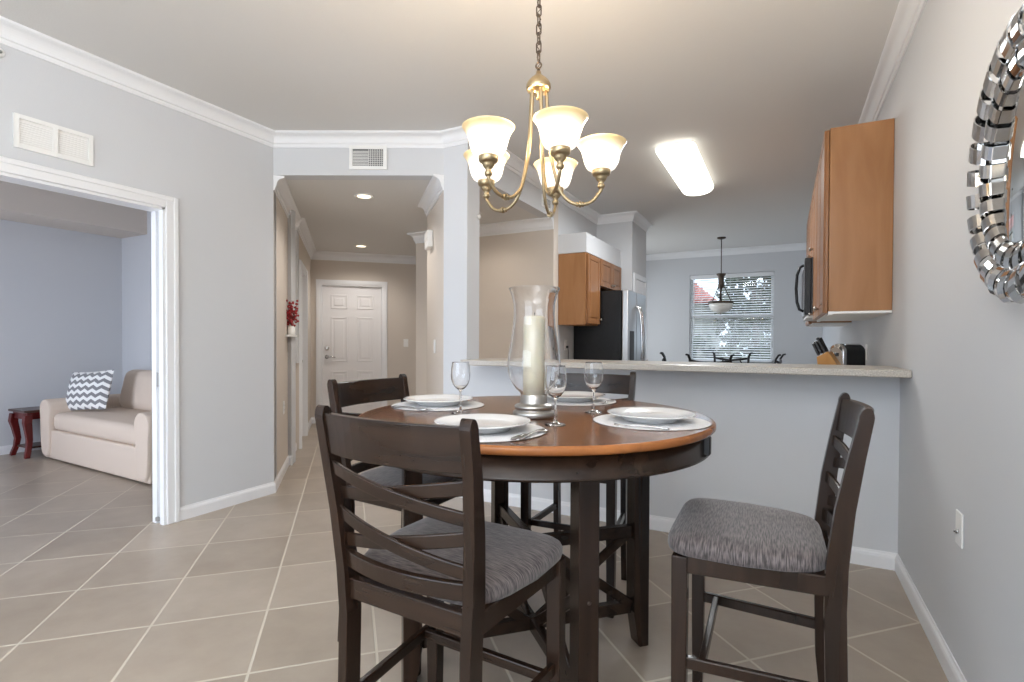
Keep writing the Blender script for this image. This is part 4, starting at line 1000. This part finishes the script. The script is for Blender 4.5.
# ------------------------------------------------------------------ wall fittings
def grille(name, label, M, w_, h_, halves, cat='vent', dark=None, vertical=False, border=.03):
    t = thing(name, label, cat); t.matrix_world = M
    mb = MB()
    for q in ((0, 0, w_, border), (0, h_-border, w_, h_), (0, border, border, h_-border), (w_-border, border, w_, h_-border)): mb.box((q[0], -.012, q[1]), (q[2], 0, q[3]))
    if halves > 1: mb.box((w_/2-.011, -.0118, border), (w_/2+.011, 0, h_-border))
    mb.build('frame', M_['white_pl'], t)
    mb = MB(); mb.box((border, -.002, border), (w_-border, .0005, h_-border)); mb.build('duct_back', dark or M_['grey_slot'], t)
    mb = MB(); z = border+.008; lx = w_*.5 if vertical else w_-border
    while z < h_-border:
        mb.box((border, -.009, -.0012), (lx, .004, .0012), Matrix.Translation((0, 0, z)) @ Matrix.Rotation(math.radians(70), 4, 'X')); z += .0115
    mb.build('louvres', M_['white_pl'], t)
    if vertical:
        mb = MB(); x = w_*.52
        for j in range(1, 9): zz = border+j*(h_-2*border)/9; mb.box((w_*.5, -.006, zz-.0015), (w_-border, -.002, zz+.0015))
        while x < w_-border: mb.box((x-.0015, -.011, border), (x+.0015, -.004, h_-border)); x += .014
        mb.build('vertical_vanes', M_['white_pl'], t)
    return t
def onplus(x, y, z): return Matrix(((0, -1, 0, x), (1, 0, 0, y), (0, 0, 1, z), (0, 0, 0, 1)))
grille('return_vent', 'wide white return-air grille high on the left wall above the opening', onplus(XL+.001, 1.208, 2.205), .35, .176, 2, dark=M_['white_lam'], border=.022)
hd = Vector((CR.x-XL, CR.y-YC)); hd.normalize()
p_ = Vector((XL, YC))+hd*.60; hn = Vector((-hd.y, hd.x))
HMX = Matrix(((hd.x, hn.x, 0, p_.x), (hd.y, hn.y, 0, p_.y), (0, 0, 1, 2.543), (0, 0, 0, 1)))
HMX.translation = HMX.translation-Vector((hn.x, hn.y, 0))*.004
grille('supply_vent', 'white supply grille on the header over the hall opening', HMX, .294, .185, 1, dark=M_['grey_slot'], vertical=True, border=.026)
grille('supply_vent', 'small grille on the passage header above the maple cabinet', onplus(-2.153, 4.74, 2.555), .24, .12, 1, border=.02)
def plate(name, label, M, cat, kind='switch', w_=.072, h_=.117, group=None):
    t = thing(name, label, cat, group=group); t.matrix_world = M
    mb = MB(); mb.bbox((-w_/2, -.006, -h_/2), (w_/2, 0, h_/2), .003, 2); mb.build('cover_plate', M_['white_pl'], t)
    if kind == 'switch': MB().bbox((-.016, -.010, -.033), (.016, -.005, .033), .003, 1).build('rocker', M_['white_pl'], t)
    elif kind == 'outlet':
        for z in (-.02, .02):
            s_ = MB().bbox((-.016, -.009, z-.014), (.016, -.005, z+.014), .005, 2).build('socket', M_['white_pl'], t)
            mb = MB(); mb.box((-.008, -.0095, z-.004), (-.006, -.0085, z+.005)); mb.box((.006, -.0095, z-.004), (.008, -.0085, z+.005)); mb.build('slots', M_['black_slot'], s_)
    elif kind == 'cable': MB().lathe([(0, 0), (.008, 0), (.008, .008), (.004, .009), (.004, .014), (0, .014)], seg=14, mtx=Matrix.Translation((0, -.005, -.01)) @ Matrix.Rotation(PI/2, 4, 'X')).build('jack', M_['steel'], t)
    return t
def onminus(x, y, z): return Matrix(((0, 1, 0, x), (-1, 0, 0, y), (0, 0, 1, z), (0, 0, 0, 1)))
plate('wall_plate', 'white cover plate low on the right wall beneath the mirror', onminus(XR-.001, 2.29, .565), 'wall plate', 'cable')
plate('outlet', 'outlet on the right wall above the counter, by the toaster', onminus(XR-.001, 4.62, 1.135), 'outlet', 'outlet')
hrd = Vector((E.x, E.y)); q_ = P1+(CR-P1)*.45
def onhallright(t_, z): # on the hall's right wall, facing the hall
    p = CR+E*t_; f_ = NO
    return Matrix(((E.x*-1, -f_.x, 0, p.x+f_.x*.001), (E.y*-1, -f_.y, 0, p.y+f_.y*.001), (0, 0, 1, z), (0, 0, 0, 1)))
plate('light_switch', 'light switch on the hall side of the column, right of the hall opening', onhallright(.42, 1.16), 'light switch', 'switch')
ch_ = thing('door_chime', 'white door chime box high on the hall side of the column', 'door chime'); ch_.matrix_world = onhallright(.62, 2.11)
MB().bbox((-.09, -.05, -.075), (.09, 0, .075), .008, 2).build('housing', M_['white_pl'], ch_); MB().bbox((-.07, -.054, -.01), (.07, -.048, .01), .002, 1).build('speaker_slot', M_['white_lam'], ch_)
EM = Matrix(((D1.x, E.x, 0, 0), (D1.y, E.y, 0, 0), (0, 0, 1, 0), (0, 0, 0, 1))); pe = Vector(ep(1.36, -.001)); EM.translation = (pe.x, pe.y, 1.18)
plate('light_switch', 'light switch on the end wall right of the white front door', EM, 'light switch', 'switch')
HLM = Matrix(((E.x, NO.x, 0, 0), (E.y, NO.y, 0, 0), (0, 0, 1, 0), (0, 0, 0, 1))); ph = Vector(hp(.586, OA-.001)); HLM.translation = (ph.x, ph.y, .60)
plate('outlet', 'outlet low on the hall left wall below the red berries', HLM, 'outlet', 'outlet')
o4 = plate('outlet', 'outlet with a black plug on the wall left of the refrigerator', onplus(-2.153, 5.40, 1.17), 'outlet', 'outlet')
mb = MB(); mb.bbox((-.012, -.035, -.035), (.012, -.008, -.008), .004, 1); mb.tube([(0, -.03, -.03), (0, -.035, -.08), (.01, -.03, -.16), (.02, -.02, -.25)], .004, 8); cp = mb.build('power_cord', M_['black']); cp.matrix_world = onplus(-2.153, 5.40, 1.17); tag(cp, 'black plug and cord hanging from the outlet left of the refrigerator', 'cord')
sd = thing('smoke_detector', 'small round white sensor high on the left wall above the return grille', 'sensor'); sd.matrix_world = onplus(XL+.001, 1.155, 2.665)
MB().lathe([(0, 0), (.024, 0), (.022, .010), (.012, .014), (0, .014)], seg=28, mtx=Matrix.Rotation(PI/2, 4, 'X')).build('housing', M_['white_pl'], sd); MB().lathe([(0, .012), (.009, .012), (.008, .020), (0, .021)], seg=16, mtx=Matrix.Rotation(PI/2, 4, 'X')).build('sensor_eye', M_['brushed'], sd)
se = thing('motion_sensor', 'tiny white sensor on the inner edge of the column', 'sensor'); se.matrix_world = onplus(-2.153, 3.53, 2.186)
MB().lathe([(0, 0), (.016, 0), (.014, .018), (0, .022)], seg=20, mtx=Matrix.Rotation(PI/2, 4, 'X')).build('housing', M_['white_pl'], se)
# red berries in the hall niche
tag(MB().prism([hp(.74, OA-.08), hp(1.02, OA-.08), hp(1.02, OA), hp(.74, OA)], 1.243, 1.260).build('wall_shelf', M_['white_lam']), 'small white shelf on the hall left wall under the red berries', 'shelf')
bp_ = Vector(hp(.88, OA-.04)); bs = thing('berry_spray', 'spray of red berries in a small vase on the hall left wall', 'berries', (bp_.x, bp_.y, 1.261))
MB().lathe([(0, 0), (.03, 0), (.036, .03), (.028, .07), (.016, .09), (.02, .10), (.017, .10), (.012, .088), (0, .02)], seg=20).build('vase', M_['white_pl'], bs)
rnd = random.Random(4); mb = MB(); mbb = MB(); mbb.smooth = True
for k in range(22):
    a = rnd.random()*6.28; rr_ = rnd.uniform(.02, .075); zt = rnd.uniform(.16, .33)
    tip = Vector((rr_*math.cos(a), rr_*math.sin(a), zt)); mb.tube([(0, 0, .05), tip*.5+Vector((0, 0, .03)), tip], .0018, 5)
    for j in range(5):
        c = tip*(1-.1*j)+Vector((rnd.uniform(-.018, .018), rnd.uniform(-.018, .018), rnd.uniform(-.02, .02))); bm = bmesh.new(); bmesh.ops.create_icosphere(bm, subdivisions=1, radius=.012); mbb.bm(bm, Matrix.Translation(c))
mb.build('stems', M_['twig'], bs); o = mbb.build('berries', M_['berry'], bs); o['kind'] = 'stuff'

# ------------------------------------------------------------------ side room furniture
sf = thing('sofa', 'cream slipcovered loveseat in the room beyond the left opening', 'sofa', (-5.625, 2.905, 0), math.radians(-2.2))
hwS = 1.06
def blob(a, b, r_, name, par, mat=M_['sofa'], seg=4, mtx=None):
    mb = MB(); mb.smooth = True; mb.bbox(a, b, r_, seg, mtx); return mb.build(name, mat, par)
blob((-hwS+.025, -.463, .012), (hwS-.025, .48, .30), .02, 'base', sf)
blob((-hwS+.14, .22, .25), (hwS-.14, .50, .80), .10, 'backrest', sf)
for sx in (-1, 1):
    mb = MB(); mb.smooth = True; secs = []
    for y, k in ((-.485, .93), (-.478, .975), (-.46, 1), (.40, 1), (.47, .97), (.48, .9)):
        ring_ = []
        for i in range(24):
            a = 2*PI*i/24; c, s_ = math.cos(a), math.sin(a)
            if s_ >= 0: ring_.append((sx*(hwS-.115)+.12*c*k, y, .50+.105*s_*k))
            else: ring_.append((sx*(hwS-.115)+.105*math.copysign(abs(c)**.35, c)*k, y, .50+.48*max(-1, s_*1.0)*k if s_ < 0 else 0))
        secs.append(ring_)
    mb.loft(secs); mb.build('armrest', M_['sofa'], sf)
sc_ = blob((-hwS+.215, -.46, .295), (hwS-.215, .26, .475), .06, 'seat_cushion', sf)
for x0, x1 in ((-hwS+.25, -.01), (.01, hwS-.25)):
    blob((x0, 0, 0), (x1, .22, .44), .095, 'back_cushion', sf, mtx=Matrix.Translation((0, .06, .47)) @ Matrix.Rotation(math.radians(-12), 4, 'X'))
# chevron pillow
mb = MB(); mb.smooth = True; n = 16; vs = []
for side in (1, -1):
    for i in range(n+1):
        for j in range(n+1):
            u, v = 2*i/n-1, 2*j/n-1; th = .075*((1-u*u)*(1-v*v))**.45
            pin = 1-.06*(u*u*(1-v*v)*-1+0)
            vs.append((u*.265*(1-.05*(1-v*v)*0+.04*(abs(u*v))), side*th, v*.195*(1+.05*abs(u*v))))
fs = []
for sidx in (0, 1):
    o_ = sidx*(n+1)**2
    for i in range(n):
        for j in range(n): fs.append((o_+i*(n+1)+j, o_+(i+1)*(n+1)+j, o_+(i+1)*(n+1)+j+1, o_+i*(n+1)+j+1))
mb.add(vs, fs); pl = mb.build('throw_pillow', M_['chevron']); pl.location = (-6.32, 2.72, .685); pl.rotation_euler = (math.radians(-16), math.radians(-4), math.radians(14))
tag(pl, 'grey and white chevron throw pillow on the cream loveseat', 'pillow')
# end table
et = thing('end_table', 'small cherry-red end table with curved legs at the sofa arm', 'end table', (-6.945, 2.63, 0), math.radians(0))
MB().bbox((-.185, -.27, .462), (.185, .27, .486), .006, 2).build('tabletop', M_['tablebrown'], et)
MB().bbox((-.16, -.24, .39), (.16, .24, .463), .004, 1).build('apron', M_['redwood'], et)
for sx in (-1, 1):
    for sy in (-1, 1):
        mb = MB(); secs = []
        for z, o_, h_ in ((0, .018, .020), (.03, .014, .022), (.10, -.004, .022), (.18, -.012, .024), (.28, .0, .028), (.36, .014, .032), (.44, .006, .032)):
            x = sx*(.145+o_); y = sy*(.225+o_); secs.append([(x-h_, y-h_, z), (x+h_, y-h_, z), (x+h_, y+h_, z), (x-h_, y+h_, z)])
        mb.loft(secs); mb.build('leg', M_['redwood'], et, bevel=.004)
MB().bbox((-.14, -.22, .09), (.14, .22, .11), .004, 1).build('lower_shelf', M_['tablebrown'], et)
